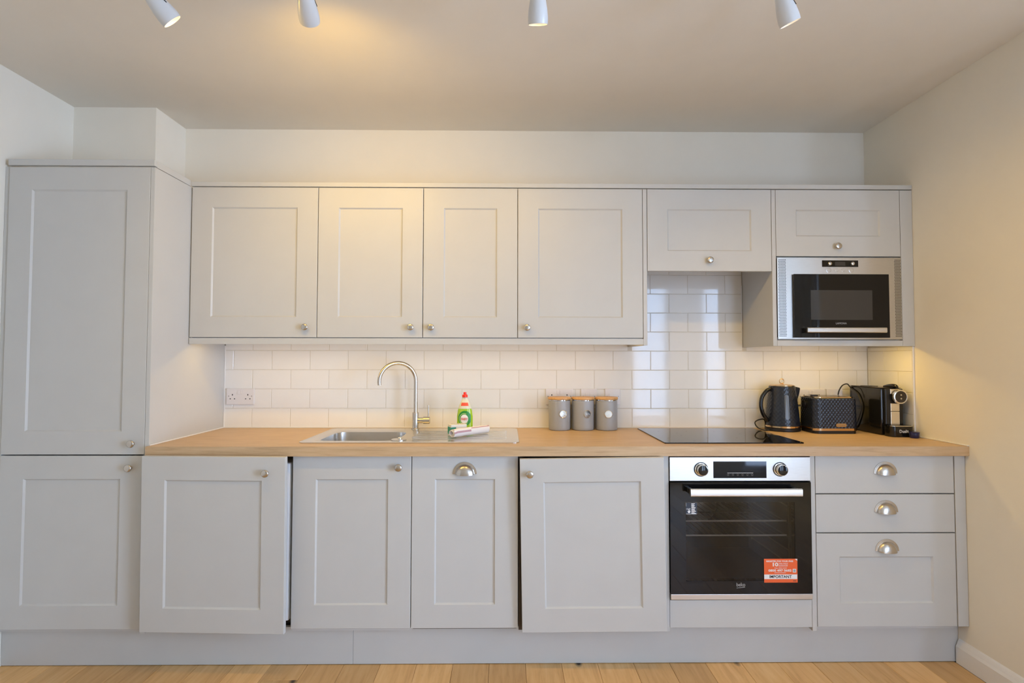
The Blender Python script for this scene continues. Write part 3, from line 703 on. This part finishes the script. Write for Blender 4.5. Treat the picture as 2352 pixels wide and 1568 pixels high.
# ------------------------------------------------------------------ sockets and switches
def socket(x0, x1, z0, z1, label, kind, y=0.0):
    s = thing('wall_socket' if kind == 'double' else 'fused_switch', label, 'socket' if kind == 'double' else 'switch', ((x0+x1)/2, y, z0), 'socket plates on the tiles')
    bm = nb(); box(bm, x0, x1, y-0.009, y-0.0003, z0, z1, 0.003); fin('plate', bm, PLASTW, s)
    cx = (x0+x1)/2; f = y-0.0093
    if kind == 'double':
        for sgn in (-1, 1):
            gx = cx+sgn*0.0405; bm = nb(); zz = z0+0.043
            box(bm, gx-0.0022, gx+0.0022, f, f+0.0006, zz+0.005, zz+0.013); box(bm, gx-0.0145, gx-0.0080, f, f+0.0006, zz-0.0145, zz-0.0100); box(bm, gx+0.0080, gx+0.0145, f, f+0.0006, zz-0.0145, zz-0.0100)
            fin('pin_holes', bm, HOLE, s)
            bm = nb(); box(bm, cx+sgn*0.0085-0.006, cx+sgn*0.0085+0.006, f-0.0025, f+0.0005, z0+0.055, z0+0.076, 0.001); fin('rocker', bm, PLASTW, s)
            bm = nb(); lathe(bm, [(0.0028, 0), (0.0024, 0.0008), (0, 0.0009)], 12, Matrix.Translation((cx+sgn*0.0605, y-0.009, z0+0.045)) @ Matrix.Rotation(PI/2, 4, 'X')); fin('screw', bm, SCREW, s)
    else:
        bm = nb(); box(bm, cx-0.019, cx+0.0, f-0.0025, f+0.0005, z0+0.024, z0+0.062, 0.001); fin('rocker', bm, PLASTW, s)
        bm = nb(); box(bm, cx+0.004, cx+0.019, f-0.0012, f+0.0005, z0+0.028, z0+0.058, 0.001); fin('fuse_carrier', bm, PLASTW, s)
        for sgn in (-1, 1):
            bm = nb(); lathe(bm, [(0.0028, 0), (0.0024, 0.0008), (0, 0.0009)], 12, Matrix.Translation((cx+sgn*0.0302, y-0.009, z0+0.045)) @ Matrix.Rotation(PI/2, 4, 'X')); fin('screw', bm, SCREW, s)
Z0s, Z1s = 1.0590, 1.1440
socket(-0.0165, 0.1300, Z0s, Z1s, 'white double wall socket on the tiles beside the tall cabinet', 'double')
socket(1.6770, 1.8235, Z0s, Z1s, 'white double wall socket on the tiles behind the left canister', 'double')
socket(1.8650, 1.9510, Z0s, Z1s, 'white single switch plate behind the middle canister', 'single')
socket(1.9940, 2.0770, Z0s, Z1s, 'white single switch plate behind the right canister', 'single')
socket(3.0300, 3.1765, Z0s, Z1s, 'white double wall socket on the tiles behind the toaster', 'double')
socket(3.1850, 3.2710, Z0s, Z1s, 'white single switch plate between the toaster and coffee machine', 'single')

# ------------------------------------------------------------------ canisters
def canister(cx, cy, badge_a, label):
    c = thing('storage_canister', label, 'canister', (cx, cy, TOP), 'canisters in a row')
    bm = nb(); prof = [(0.0500, 0.0005), (0.0545, 0.002), (0.0555, 0.006)]; z = 0.010
    while z < 0.140: prof += [(0.0553, z), (0.0562, z+0.0022)]; z += 0.0044
    prof += [(0.0555, 0.143), (0.0555, 0.152), (0.050, 0.152), (0, 0.152)]
    lathe(bm, prof, 48, Matrix.Translation((cx, cy, TOP))); fin('tin_body', bm, CANGREY, c, smooth=True, angle=60)
    bm = nb(); lathe(bm, [(0.0545, 0.1523), (0.0563, 0.1530), (0.0563, 0.1560), (0.0545, 0.1565), (0, 0.1565)], 48, Matrix.Translation((cx, cy, TOP))); fin('metal_ring', bm, CHROME, c, smooth=True)
    bm = nb(); lathe(bm, [(0.0560, 0.1568), (0.0592, 0.1590), (0.0597, 0.1660), (0.0580, 0.1695), (0, 0.1700)], 48, Matrix.Translation((cx, cy, TOP))); fin('lid', bm, BAMBOO, c, smooth=True, angle=30)
    m = Matrix.Translation((cx, cy, TOP+0.0855)) @ Matrix.Rotation(badge_a, 4, 'Z') @ Matrix.Translation((0, -0.0560, 0)) @ Matrix.Rotation(PI/2, 4, 'X')
    bm = nb(); lathe(bm, [(0.0205, -0.003), (0.0205, 0.0016), (0.0190, 0.0024), (0.0178, 0.0016), (0, 0.0018)], 32, m); b = fin('badge', bm, CHROME, c, smooth=True, angle=20)
    bm = nb()
    for k, (dx, dz, w) in enumerate(((-0.009, 0.001, 0.005), (-0.003, -0.001, 0.005), (0.003, 0.001, 0.005), (0.009, 0.0, 0.004))):
        mm = m @ Matrix.Translation((dx, dz, 0.0017)) @ Matrix.Rotation(0.5, 4, 'Z')
        bmesh.ops.create_cube(bm, size=1, matrix=mm @ Matrix.Diagonal((0.0014, 0.010, 0.0008, 1)))
    fin('badge_print', bm, STEEL, b)
canister(1.7439, -0.075, 0.25, 'left of three ribbed grey canisters with wooden lids, nearest the tap')
canister(1.8665, -0.075, 0.28, 'middle of three ribbed grey canisters with wooden lids')
canister(1.9891, -0.075, 0.0, 'right of three ribbed grey canisters with wooden lids, nearest the hob')

# ------------------------------------------------------------------ detergent bottle
bx, by, bz = 1.2575, -0.145, ZS_+0.0025
t = thing('detergent_bottle', 'washing-up liquid bottle with red cap and green liquid on the drainer', 'bottle', (bx, by, bz))
def oval_lathe(bm, prof, ry, seg=36):
    """profile of (half width x, z); depth follows with ratio ry"""
    m = Matrix.Translation((bx, by, bz)) @ Matrix.Diagonal((1, ry, 1, 1)); lathe(bm, prof, seg, m)
def hw(z):
    P = [(0, 0.036), (0.006, 0.0395), (0.03, 0.0400), (0.07, 0.0402), (0.10, 0.0360), (0.125, 0.0290), (0.145, 0.0200), (0.155, 0.0150), (0.160, 0.0120), (0.166, 0.0118)]
    for (a, ra), (b, rb) in zip(P[:-1], P[1:]):
        if a <= z <= b: return ra+(rb-ra)*(z-a)/(b-a)
    return P[-1][1]
bm = nb(); oval_lathe(bm, [(hw(z), z) for z in (0, 0.003, 0.006, 0.03, 0.05, 0.07, 0.085, 0.100, 0.1095)], 0.55); liq = fin('liquid', bm, GREENLIQ, t, smooth=True, angle=60)
bm = nb(); oval_lathe(bm, [(hw(z), z) for z in (0.1098, 0.118, 0.125, 0.135, 0.145, 0.155, 0.160, 0.166)], 0.60); fin('bottle_shoulder', bm, CLEARPL, t, smooth=True, angle=60)
bm = nb(); mt = Matrix.Translation((bx, by, bz)); lathe(bm, [(0.0135, 0.1665), (0.0138, 0.169), (0.0138, 0.178), (0.0125, 0.180), (0.0080, 0.1805), (0.0075, 0.191), (0.0060, 0.1925), (0, 0.1925)], 24, mt); fin('cap', bm, RED, t, smooth=True, angle=40)
def wrap(bm, pts2, off, ry, d):
    """flat outline (x,z) wrapped on the oval front of the bottle"""
    f = []
    for x, z in pts2:
        w = hw(z)+off; xx = max(-w*0.98, min(w*0.98, x)); f.append(bm.verts.new((bx+xx, by-ry*math.sqrt(max(0, w*w-xx*xx))-d, bz+z)))
    bm.faces.new(f)
def disc_patch(bm, cx, cz, r, off, squash=1.0, r0=0.0, arc=(0, 2*PI), clipx=0.030):
    N, K = 28, 5; g = []
    for k in range(K+1):
        rr = r0+(r-r0)*k/K; row = []
        for i in range(N+1):
            a = arc[0]+(arc[1]-arc[0])*i/N; x = min(clipx, max(-clipx, cx+rr*math.cos(a))); z = cz+rr*squash*math.sin(a); w = hw(z)+0.0006
            row.append(bm.verts.new((bx+x, by-0.56*math.sqrt(max(1e-8, w*w-x*x))-off, bz+z)))
        g.append(row)
    for k in range(K):
        for i in range(N):
            try: bm.faces.new((g[k][i], g[k][i+1], g[k+1][i+1], g[k+1][i]))
            except ValueError: pass
bm = nb(); disc_patch(bm, 0.001, 0.062, 0.033, 0.0006, 1.15, clipx=0.0315); fin('label_panel', bm, GREENLBL, t, smooth=True)
bm = nb(); disc_patch(bm, -0.002, 0.060, 0.0250, 0.0011, 1.1, r0=0.0225, arc=(PI*0.35, PI*1.75)); fin('label_ring', bm, mat('pale_green', (0.5, 0.75, 0.3), 0.4), t, smooth=True)
bm = nb(); disc_patch(bm, -0.001, 0.059, 0.0195, 0.0012, 1.15); fin('label_centre', bm, TEXTW, t, smooth=True)
bm = nb(); N = 10; g0 = []; g1 = []
for i in range(N+1):
    x = -0.0195+0.039*i/N
    for g, z in ((g0, 0.124), (g1, 0.140)):
        s = 1 if z < 0.13 else 0.80; w = hw(z)+0.0006; xx = max(-w*0.93, min(w*0.93, x*s)); g.append(bm.verts.new((bx+xx, by-0.60*math.sqrt(w*w-xx*xx)-0.0006, bz+z)))
for i in range(N): bm.faces.new((g0[i], g0[i+1], g1[i+1], g1[i]))
fin('neck_label', bm, REDLBL, t, smooth=True)
text('FAIRY', 0.0185, (bx-0.001, by-0.0251, bz+0.058), mat('brand_red', (0.72, 0.05, 0.05), 0.4), t, width=0.0330, bold=0.0002)

# ------------------------------------------------------------------ rolled cloth and sponge pack
A = Vector((1.2200, -0.4150, ZS_+0.0245)); B = Vector((1.3720, -0.2450, ZS_+0.0240)); ax = (B-A); Ln = ax.length; ax.normalize()
sd = ax.cross(Vector((0, 0, 1))).normalized(); up = Vector((0, 0, 1))
t = thing('tea_towel', 'rolled white cloth with a pink stripe lying on the sink drainer', 'towel', (A.x, A.y, ZS_))
bm = nb(); NT = 96; turns = 3.2; rows = []; NL = 16
spir = []
for i in range(NT+1):
    a = i/NT*turns*2*PI; r = 0.0055+0.0150*i/NT; spir.append((r*math.cos(a-0.6)*1.06, r*math.sin(a-0.6)*0.97))
def spv(i, l, dr):
    x, z = spir[i]; rr = math.hypot(x, z); k = (rr+dr)/rr; w = 1+0.03*math.sin(l*1.3+i*0.05)
    e = 0.006*math.sin(i*0.11) if l in (0, NL) else 0
    return A+ax*(Ln*l/NL+e)+(sd*x+up*z)*k*w
vo = [[bm.verts.new(spv(i, l, 0.0013)) for l in range(NL+1)] for i in range(NT+1)]; vi = [[bm.verts.new(spv(i, l, -0.0013)) for l in range(NL+1)] for i in range(NT+1)]
for i in range(NT):
    for l in range(NL):
        bm.faces.new((vo[i][l], vo[i+1][l], vo[i+1][l+1], vo[i][l+1])); bm.faces.new((vi[i][l], vi[i][l+1], vi[i+1][l+1], vi[i+1][l]))
    for l in (0, NL): bm.faces.new((vo[i][l], vi[i][l], vi[i+1][l], vo[i+1][l]))
for i in (0, NT):
    for l in range(NL): bm.faces.new((vo[i][l], vo[i][l+1], vi[i][l+1], vi[i][l]))
fin('cloth_roll', bm, CLOTH, t, smooth=True, angle=70)
# pink stripe wound slightly around the outer layer of the roll
bm = nb(); fs = sd if sd.y < 0 else -sd
def elev(i):
    v = sd*spir[i][0]+up*spir[i][1]; return math.atan2(v.z, v.dot(fs))
outer_i = list(range(int(NT*0.70), NT-1)); rows = []
for l in range(NL+1):
    want = 0.10+0.85*l/NL; i = min(outer_i, key=lambda k: abs(elev(k)-want)); i = max(1, min(NT-1, i))
    rows.append([bm.verts.new(spv(k, l, 0.0020)) for k in (i-1, i, i+1)])
for r0, r1 in zip(rows[:-1], rows[1:]):
    for k in range(2): bm.faces.new((r0[k], r0[k+1], r1[k+1], r1[k]))
fin('stripe', bm, PINK, t, smooth=True)
px_, py_ = 1.2290, -0.2960
t = thing('sponge_pack', 'small white and teal sponge packet half hidden behind the rolled cloth', 'sponge pack', (px_, py_, ZS_))
t.rotation_euler = (0, 0, 0.42)
bm = nb(); box(bm, -0.036, 0.045, -0.024, 0.024, 0.003, 0.052, 0.003); fin('packet', bm, mat('packet_white', (0.78, 0.76, 0.70), 0.45), t, local=True)
bm = nb(); box(bm, -0.0365, -0.010, -0.0247, -0.0238, 0.006, 0.040); box(bm, -0.0368, -0.0358, -0.021, 0.021, 0.006, 0.040); fin('teal_panel', bm, TEAL, t, local=True)
bm = nb(); box(bm, -0.0365, -0.020, -0.0250, -0.0245, 0.005, 0.016); box(bm, -0.012, 0.010, -0.012, -0.006, 0.0520, 0.0524); box(bm, 0.016, 0.036, -0.010, -0.006, 0.0520, 0.0524); box(bm, -0.026, -0.006, 0.006, 0.009, 0.0520, 0.0524); fin('dark_print', bm, TEXTK, t, local=True)

# ------------------------------------------------------------------ kettle
kx, ky = 2.8985, -0.098
t = thing('electric_kettle', 'navy textured kettle with gold band, ring lid and water gauge', 'kettle', (kx, ky, TOP))
mt = Matrix.Translation((kx, ky, TOP))
bm = nb(); lathe(bm, [(0.080, 0.0008), (0.0845, 0.003), (0.0845, 0.015), (0.080, 0.0175), (0, 0.0175)], 48, mt); fin('power_base', bm, BLACK, t, smooth=True)
bm = nb(); lathe(bm, [(0.082, 0.0180), (0.0835, 0.0190), (0.0835, 0.0275), (0.082, 0.0285), (0, 0.0285)], 48, mt); fin('gold_band', bm, BRASS, t, smooth=True)
def facet(a, z, na=26, nz=0.0105, amp=0.0011):
    u = a/(2*PI)*na; v = z/nz; s = u+v*0.5
    return amp*(abs((s % 1)-0.5)+abs(((u-v*0.5) % 1)-0.5)-0.5)*2
bm = nb(); lathe(bm, [(0.082-(0.020*(i/44)**1.15), 0.029+0.199*i/44) for i in range(45)]+[(0.060, 0.2295), (0, 0.2295)], 130, mt, rfun=lambda a, z: facet(a, z) if 0.03 < z < 0.224 else 0); fin('jug_body', bm, NAVY, t, smooth=True, angle=80)
bm = nb(); lathe(bm, [(0.0605, 0.2297), (0.0605, 0.2325), (0.052, 0.2365), (0.03, 0.2385), (0, 0.2390)], 48, mt); lid = fin('lid', bm, BRASS, t, smooth=True, angle=50)
bm = nb(); tube(bm, [(kx+0.0115*math.cos(a*PI/12), ky, TOP+0.2530+0.0120*math.sin(a*PI/12)) for a in range(24)], 0.0028, 10, True); fin('ring_pull', bm, BRASS, lid, smooth=True)
bm = nb(); hp = bezier([(kx-0.060, ky-0.006, TOP+0.214), (kx-0.085, ky-0.012, TOP+0.205), (kx-0.112, ky-0.016, TOP+0.172), (kx-0.119, ky-0.017, TOP+0.130), (kx-0.110, ky-0.016, TOP+0.090), (kx-0.090, ky-0.012, TOP+0.062), (kx-0.074, ky-0.006, TOP+0.048)], 30)
tube(bm, hp, 0.0095, 14); fin('handle', bm, GBLACK, t, smooth=True)
bm = nb()   # pouring lip
P = [(kx+0.045, TOP+0.2285), (kx+0.092, TOP+0.219), (kx+0.083, TOP+0.186), (kx+0.066, TOP+0.150)]
L0 = [bm.verts.new((x, ky-0.030+0.020*max(0, (x-kx-0.05)/0.042), z)) for x, z in P]; L1 = [bm.verts.new((x, ky+0.030-0.020*max(0, (x-kx-0.05)/0.042), z)) for x, z in P]
bm.faces.new(L0); bm.faces.new(L1[::-1])
for i in range(4): bm.faces.new((L0[i], L1[i], L1[(i+1) % 4], L0[(i+1) % 4]))
bmesh.ops.bevel(bm, geom=list(bm.edges), offset=0.003, segments=2, affect='EDGES'); fin('spout', bm, NAVY, t, smooth=True)
bm = nb(); ga = math.radians(-100.5); out = rrect(-0.0100, 0.0100, 0.062, 0.186, 0.0098, 6); f0 = []; f1 = []
def onbody(u, z, off):
    r = 0.082-(0.020*((z-0.029)/0.199)**1.15)+off; a = ga+u/r; return Vector((kx+r*math.cos(a), ky+r*math.sin(a), TOP+z))
f0 = [bm.verts.new(onbody(u, z, 0.0022)) for u, z in out]; f1 = [bm.verts.new(onbody(u, z, -0.001)) for u, z in out]
bm.faces.new(f0)
for i in range(len(f0)): bm.faces.new((f0[i], f1[i], f1[(i+1) % len(f0)], f0[(i+1) % len(f0)]))
fin('water_gauge', bm, WINDOWGREY, t)
bm = nb(); tube(bm, bezier([(kx-0.078, ky+0.02, TOP+0.010), (kx-0.088, ky+0.012, TOP+0.052), (kx-0.122, ky+0.000, TOP+0.054), (kx-0.146, ky-0.006, TOP+0.040), (kx-0.138, ky-0.020, TOP+0.016), (kx-0.112, ky-0.035, TOP+0.0045), (kx-0.085, ky-0.030, TOP+0.0045), (kx-0.070, ky-0.01, TOP+0.006)], 42), 0.0032, 8); fin('cable', bm, RUBBER, t, smooth=True)

# ------------------------------------------------------------------ toaster
X0, X1, Y0, Y1 = 2.986, 3.209, -0.240, -0.084
t = thing('toaster', 'navy textured toaster with gold trim standing beside the kettle', 'toaster', ((X0+X1)/2, (Y0+Y1)/2, TOP))
bm = nb(); prism(bm, [(p[0], p[1], TOP+0.0005) for p in rrect(X0+0.004, X1-0.004, Y0+0.004, Y1-0.004, 0.030, 8)], 0.0145, 'z'); fin('foot', bm, BLACK, t)
bm = nb(); prism(bm, [(p[0], p[1], TOP+0.0152) for p in rrect(X0-0.001, X1+0.001, Y0-0.001, Y1+0.001, 0.034, 8)], 0.0115, 'z'); fin('gold_band', bm, BRASS, t, smooth=True)
bm = nb(); per = []
base = rrect(X0, X1, Y0, Y1, 0.033, 10); tot = 0; pts = []
for i in range(len(base)):
    a = Vector((*base[i], 0)); b = Vector((*base[(i+1) % len(base)], 0)); d = (b-a).length; m_ = max(1, int(round(d/0.0034)))
    for k in range(m_): pts.append((a.lerp(b, k/m_), tot+d*k/m_))
    tot += d
NR = 44; rows = []; ctr = Vector(((X0+X1)/2, (Y0+Y1)/2, 0))
for r in range(NR+1):
    z = 0.0270+0.149*r/NR; row = []
    for i, (q, s) in enumerate(pts):
        a_, b_ = pts[i-1][0], pts[(i+1) % len(pts)][0]; tn = (b_-a_).normalized(); nn = Vector((tn.y, -tn.x, 0))
        u = s/tot*round(tot/0.0165); v = z/0.0105
        amp = 0.0012 if 0 < r < NR else 0
        off = amp*(abs(((u+v*0.5) % 1)-0.5)+abs(((u-v*0.5) % 1)-0.5)-0.5)*2-(0.006 if r == NR else 0)-0.004*(r/NR)
        w = q+nn*off; row.append(bm.verts.new((w.x, w.y, TOP+z)))
    rows.append(row)
n = len(pts)
for a, b in zip(rows[:-1], rows[1:]):
    for i in range(n): bm.faces.new((a[i], a[(i+1) % n], b[(i+1) % n], b[i]))
bm.faces.new(rows[-1]); fin('shell', bm, NAVY, t, smooth=True, angle=80)
bm = nb(); prism(bm, [(p[0], p[1], TOP+0.1762) for p in rrect(X0+0.012, X1-0.012, Y0+0.012, Y1-0.012, 0.026, 8)], 0.0045, 'z'); tp = fin('top_plate', bm, BRASS, t)
for sy in (-0.192, -0.116):
    bm = nb(); box(bm, X0+0.035, X1-0.035, sy-0.014, sy+0.014, TOP+0.1807, TOP+0.1811); fin('bread_slot', bm, HOLE, tp)
bm = nb(); prism(bm, [(p[0], p[1], TOP+0.1812) for p in rrect(X0+0.030, X0+0.066, -0.165, -0.143, 0.010, 5)], 0.0065, 'z'); fin('lift_lever', bm, BLACK, t)
bm = nb(); lathe(bm, [(0.021, 0), (0.021, 0.010), (0.018, 0.0125), (0, 0.0128)], 24, Matrix.Translation((X0+0.003, -0.150, TOP+0.140)) @ Matrix.Rotation(-PI/2, 4, 'Y')); fin('browning_knob', bm, GBLACK, t, smooth=True)
bm = nb(); prism(bm, [(p[0], p[1], Y0-0.0022) for p in rrect(3.0900, 3.1420, TOP+0.0345, TOP+0.0510, 0.008, 6)], 0.0045, 'y'); bd = fin('badge', bm, BRASS, t)
bm = nb(); prism(bm, [(p[0], p[1], Y0-0.0026) for p in rrect(3.0955, 3.1365, TOP+0.0382, TOP+0.0472, 0.0044, 5)], 0.0006, 'y'); fin('badge_inlay', bm, mat('badge_bronze', (0.42, 0.28, 0.14), 0.3, 0.9), bd)
bm = nb()
for k in range(6):
    x = 3.103+k*0.0048; box(bm, x, x+0.0024, Y0-0.0030, Y0-0.0026, TOP+0.0405, TOP+0.0448+0.001*(k % 2))
fin('badge_print', bm, BRASS, bd)

# ------------------------------------------------------------------ coffee machine
mx0, mx1 = 3.2840, 3.3860
t = thing('coffee_machine', 'black capsule coffee machine with round dial in the right-hand corner', 'coffee machine', (3.335, -0.18, TOP))
bm = nb(); box(bm, mx0, mx1, -0.285, -0.045, TOP+0.0010, TOP+0.2280, 0.008); fin('housing', bm, GBLACK, t, smooth=True)
bm = nb(); box(bm, mx0+0.001, mx1-0.001, -0.282, -0.048, TOP+0.2282, TOP+0.2300, 0.0006); fin('top_plate', bm, mat('brown_black', (0.05, 0.038, 0.03), 0.25), t)
bm = nb(); box(bm, 3.300, 3.345, -0.180, -0.110, TOP+0.2302, TOP+0.2330, 0.001); fin('tank_flap', bm, BLACK, t)
bm = nb(); P = bezier([(3.350, -0.215, TOP+0.2325), (3.350, -0.255, TOP+0.2375), (3.350, -0.290, TOP+0.2380), (3.350, -0.305, TOP+0.2340)], 12)
for p in P: pass
tube(bm, P, 0.006, 12, rads=[0.004+0.006*math.sin(PI*min(1, (i+1)/len(P)*0.85)) for i in range(len(P))]); fin('lever', bm, GBLACK, t, smooth=True)
bm = nb(); box(bm, 3.2960, 3.3820, -0.300, -0.2855, TOP+0.0520, TOP+0.2255, 0.004); fin('front_column', bm, BLACK, t)
fx0, fx1 = 3.3165, 3.3600
for z0, z1 in ((0.2000, 0.2240), (0.1180, 0.1560), (0.0520, 0.1165)):
    bm = nb(); box(bm, fx0, fx1, -0.306, -0.3002, TOP+z0, TOP+z1, 0.002); fin('chrome_panel', bm, CREAM, t)
dm = Matrix.Translation((3.3540, -0.300, TOP+0.1880)) @ Matrix.Rotation(PI/2, 4, 'X')
bm = nb(); lathe(bm, [(0.022, 0), (0.022, 0.012), (0.0335, 0.0125), (0.0345, 0.016), (0.0335, 0.023), (0.0285, 0.025), (0.0275, 0.0245), (0, 0.0245)], 40, dm); dl = fin('dial_ring', bm, CREAM, t, smooth=True)
bm = nb(); lathe(bm, [(0.0278, 0.0246), (0.0272, 0.0258), (0, 0.0258)], 40, dm); fin('dial_face', bm, mat('dial_brown', (0.035, 0.028, 0.024), 0.2), dl, smooth=True)
for dz in (0.0090, -0.0085):
    bm = nb(); bmesh.ops.create_cube(bm, size=1, matrix=Matrix.Translation((3.3540, -0.3262, TOP+0.1880+dz)) @ Matrix.Rotation(PI/4, 4, 'Y') @ Matrix.Diagonal((0.0062, 0.0006, 0.0062, 1))); fin('dial_icon', bm, STEEL, dl)
bm = nb(); prism(bm, [(p[0], p[1], TOP+0.0008) for p in rrect(3.2880, 3.3970, -0.352, -0.2860, 0.020, 6)], 0.0490, 'z'); tr = fin('drip_tray', bm, GBLACK, t, smooth=True, angle=30)
bm = nb(); prism(bm, [(p[0], p[1], TOP+0.0500) for p in rrect(3.2890, 3.3960, -0.351, -0.3070, 0.018, 6)], 0.0030, 'z'); fin('tray_rim', bm, CHROME, tr)
bm = nb(); prism(bm, [(p[0], p[1], TOP+0.0531) for p in rrect(3.2930, 3.3920, -0.347, -0.3090, 0.016, 6)], 0.0006, 'z'); fin('tray_grid', bm, BLACK, tr)
text('Dualit', 0.0200, (3.3440, -0.3526, TOP+0.0270), TEXTW, tr, width=0.0430, bold=0.0003)
bm = nb(); tube(bm, bezier([(3.2150, -0.060, TOP+0.180), (3.2230, -0.058, TOP+0.205), (3.2420, -0.056, TOP+0.230), (3.2680, -0.054, TOP+0.237), (3.2810, -0.060, TOP+0.220), (3.2790, -0.120, TOP+0.190), (3.2780, -0.150, TOP+0.120), (3.2770, -0.100, TOP+0.020), (3.2780, -0.060, TOP+0.012)], 48), 0.0032, 8); fin('cable', bm, RUBBER, t, smooth=True)
t = thing('coffee_capsule_tub', 'small dark blue tub between the coffee machine and the right wall', 'tub', (3.374, -0.377, TOP))
bm = nb(); lathe(bm, [(0.0165, 0.0006), (0.0185, 0.003), (0.0205, 0.024), (0.0195, 0.0255), (0, 0.0255)], 28, Matrix.Translation((3.374, -0.377, TOP))); fin('cup', bm, CAPBLUE, t, smooth=True, angle=40)
bm = nb(); lathe(bm, [(0.0215, 0.0257), (0.0218, 0.0275), (0.0205, 0.0285), (0, 0.0285)], 28, Matrix.Translation((3.374, -0.377, TOP))); fin('lid', bm, CAPBLUE, t, smooth=True, angle=40)

# ------------------------------------------------------------------ under-cabinet lights
def led_strip(x0, x1, y, z, label, power=1.0):
    s = thing('led_strip_light', label, 'light strip', ((x0+x1)/2, y, z), 'lights under the wall cabinets')
    bm = nb(); box(bm, x0, x1, y-0.008, y+0.008, z-0.004, z-0.0003); fin('channel', bm, STEEL, s)
    bm = nb(); box(bm, x0+0.01, x1-0.01, y-0.005, y+0.005, z-0.0065, z-0.0041); fin('diffuser', bm, LEDE, s)
    L = area_light('led_light', ((x0+x1)/2, y, z-0.0072), (0, 0, 0), x1-x0-0.02, 0.012, LED_W*power*(x1-x0), LEDC)
    L.parent = s; L.location = (0, 0, -0.0072)
led_strip(0.02, 2.10, -0.262, 1.403, 'warm strip light below the four long wall cabinets')
led_strip(2.78, 3.33, -0.262, 1.394, 'warm strip light below the microwave cabinet', 2.2)

# ------------------------------------------------------------------ ceiling spotlights
def spot(x, y, z, d, label, watt, size=150):
    """z: centre of the open rim; d: aiming direction"""
    d = Vector(d).normalized(); Lh = 0.118
    s = thing('ceiling_spotlight', label, 'spotlight', (x, y, ZC), 'white spotlights hanging from the ceiling')
    rim = Vector((x, y, z)); top = rim-d*Lh
    m = Matrix.Translation(rim) @ d.to_track_quat('-Z', 'Y').to_matrix().to_4x4()
    bm = nb()
    prof = [(0.0, 0.118), (0.008, 0.1175), (0.0115, 0.112), (0.0155, 0.100), (0.0205, 0.082), (0.0255, 0.060), (0.0290, 0.040), (0.0310, 0.020), (0.0312, 0.010), (0.0304, 0.0), (0.0286, 0.0), (0.0292, 0.010), (0.0285, 0.022), (0.0262, 0.040), (0.0, 0.046)]
    lathe(bm, prof, 36, m, cap=False); sh = fin('shade', bm, LAMPW, s, smooth=True, angle=50)
    bm = nb(); lathe(bm, [(0.0225, 0.026), (0.0235, 0.034), (0, 0.0345)], 28, m); lathe(bm, [(0.0, 0.0248), (0.0225, 0.0259)], 28, m, cap=False); fin('bulb', bm, BULB, s, smooth=True)
    bm = nb(); lathe(bm, [(0.0009, -0.001), (0.0009, 0.001)], 6, m)
    bm.free()
    bm = nb(); slot = m @ Matrix.Rotation(0.4, 4, 'Z') @ Matrix.Translation((0.0272, 0, 0.052)); bmesh.ops.create_cube(bm, size=1, matrix=slot @ Matrix.Rotation(-0.20, 4, 'Y') @ Matrix.Diagonal((0.003, 0.0016, 0.020, 1))); fin('cooling_slot', bm, HOLE, sh)
    bm = nb(); tube(bm, [top+d*0.004, Vector((x, y, 0))*0+Vector((top.x, top.y, min(ZC-0.03, top.z+0.03)))], 0.006, 10); fin('arm', bm, LAMPW, s, smooth=True)
    bm = nb(); lathe(bm, [(0.045, -0.0295), (0.048, -0.026), (0.048, -0.0005), (0, -0.0005)], 32, Matrix.Translation((top.x, top.y, ZC))); fin('ceiling_plate', bm, LAMPW, s, smooth=True)
    l = bpy.data.lights.new('spot_beam', 'SPOT'); l.energy = watt; l.color = WARM; l.spot_size = math.radians(size); l.spot_blend = 1.0; l.shadow_soft_size = 0.022
    lo = bpy.data.objects.new('spot_beam', l); COL.objects.link(lo); lo.parent = s; p = rim+d*0.004
    lo.location = p-Vector(s.location); lo.rotation_euler = d.to_track_quat('-Z', 'Y').to_euler()
spot(0.437, -1.25, 2.338, (0.52, 0.52, -0.68), 'white ceiling spotlight on the far left, tilted to the right', SPOT_W*0.9, 160)
spot(0.858, -1.25, 2.343, (-0.14, 0.90, -0.40), 'white ceiling spotlight second from left, aimed at the wall cabinets', SPOT_W*1.0, 146)
spot(1.563, -1.25, 2.338, (0.03, 0.42, -0.90), 'white ceiling spotlight above the middle of the kitchen, pointing almost straight down', SPOT_W*0.8, 150)
spot(2.350, -1.25, 2.348, (0.42, 0.22, -0.88), 'white ceiling spotlight on the far right, tilted towards the right wall', SPOT_W*1.2, 126)

for o in bpy.data.objects:
    if o.name.split('.')[0] in ('zone_marks', 'fine_print', 'touch_keys', 'badge_print', 'dark_print', 'pin_holes'): o['kind'] = 'stuff'
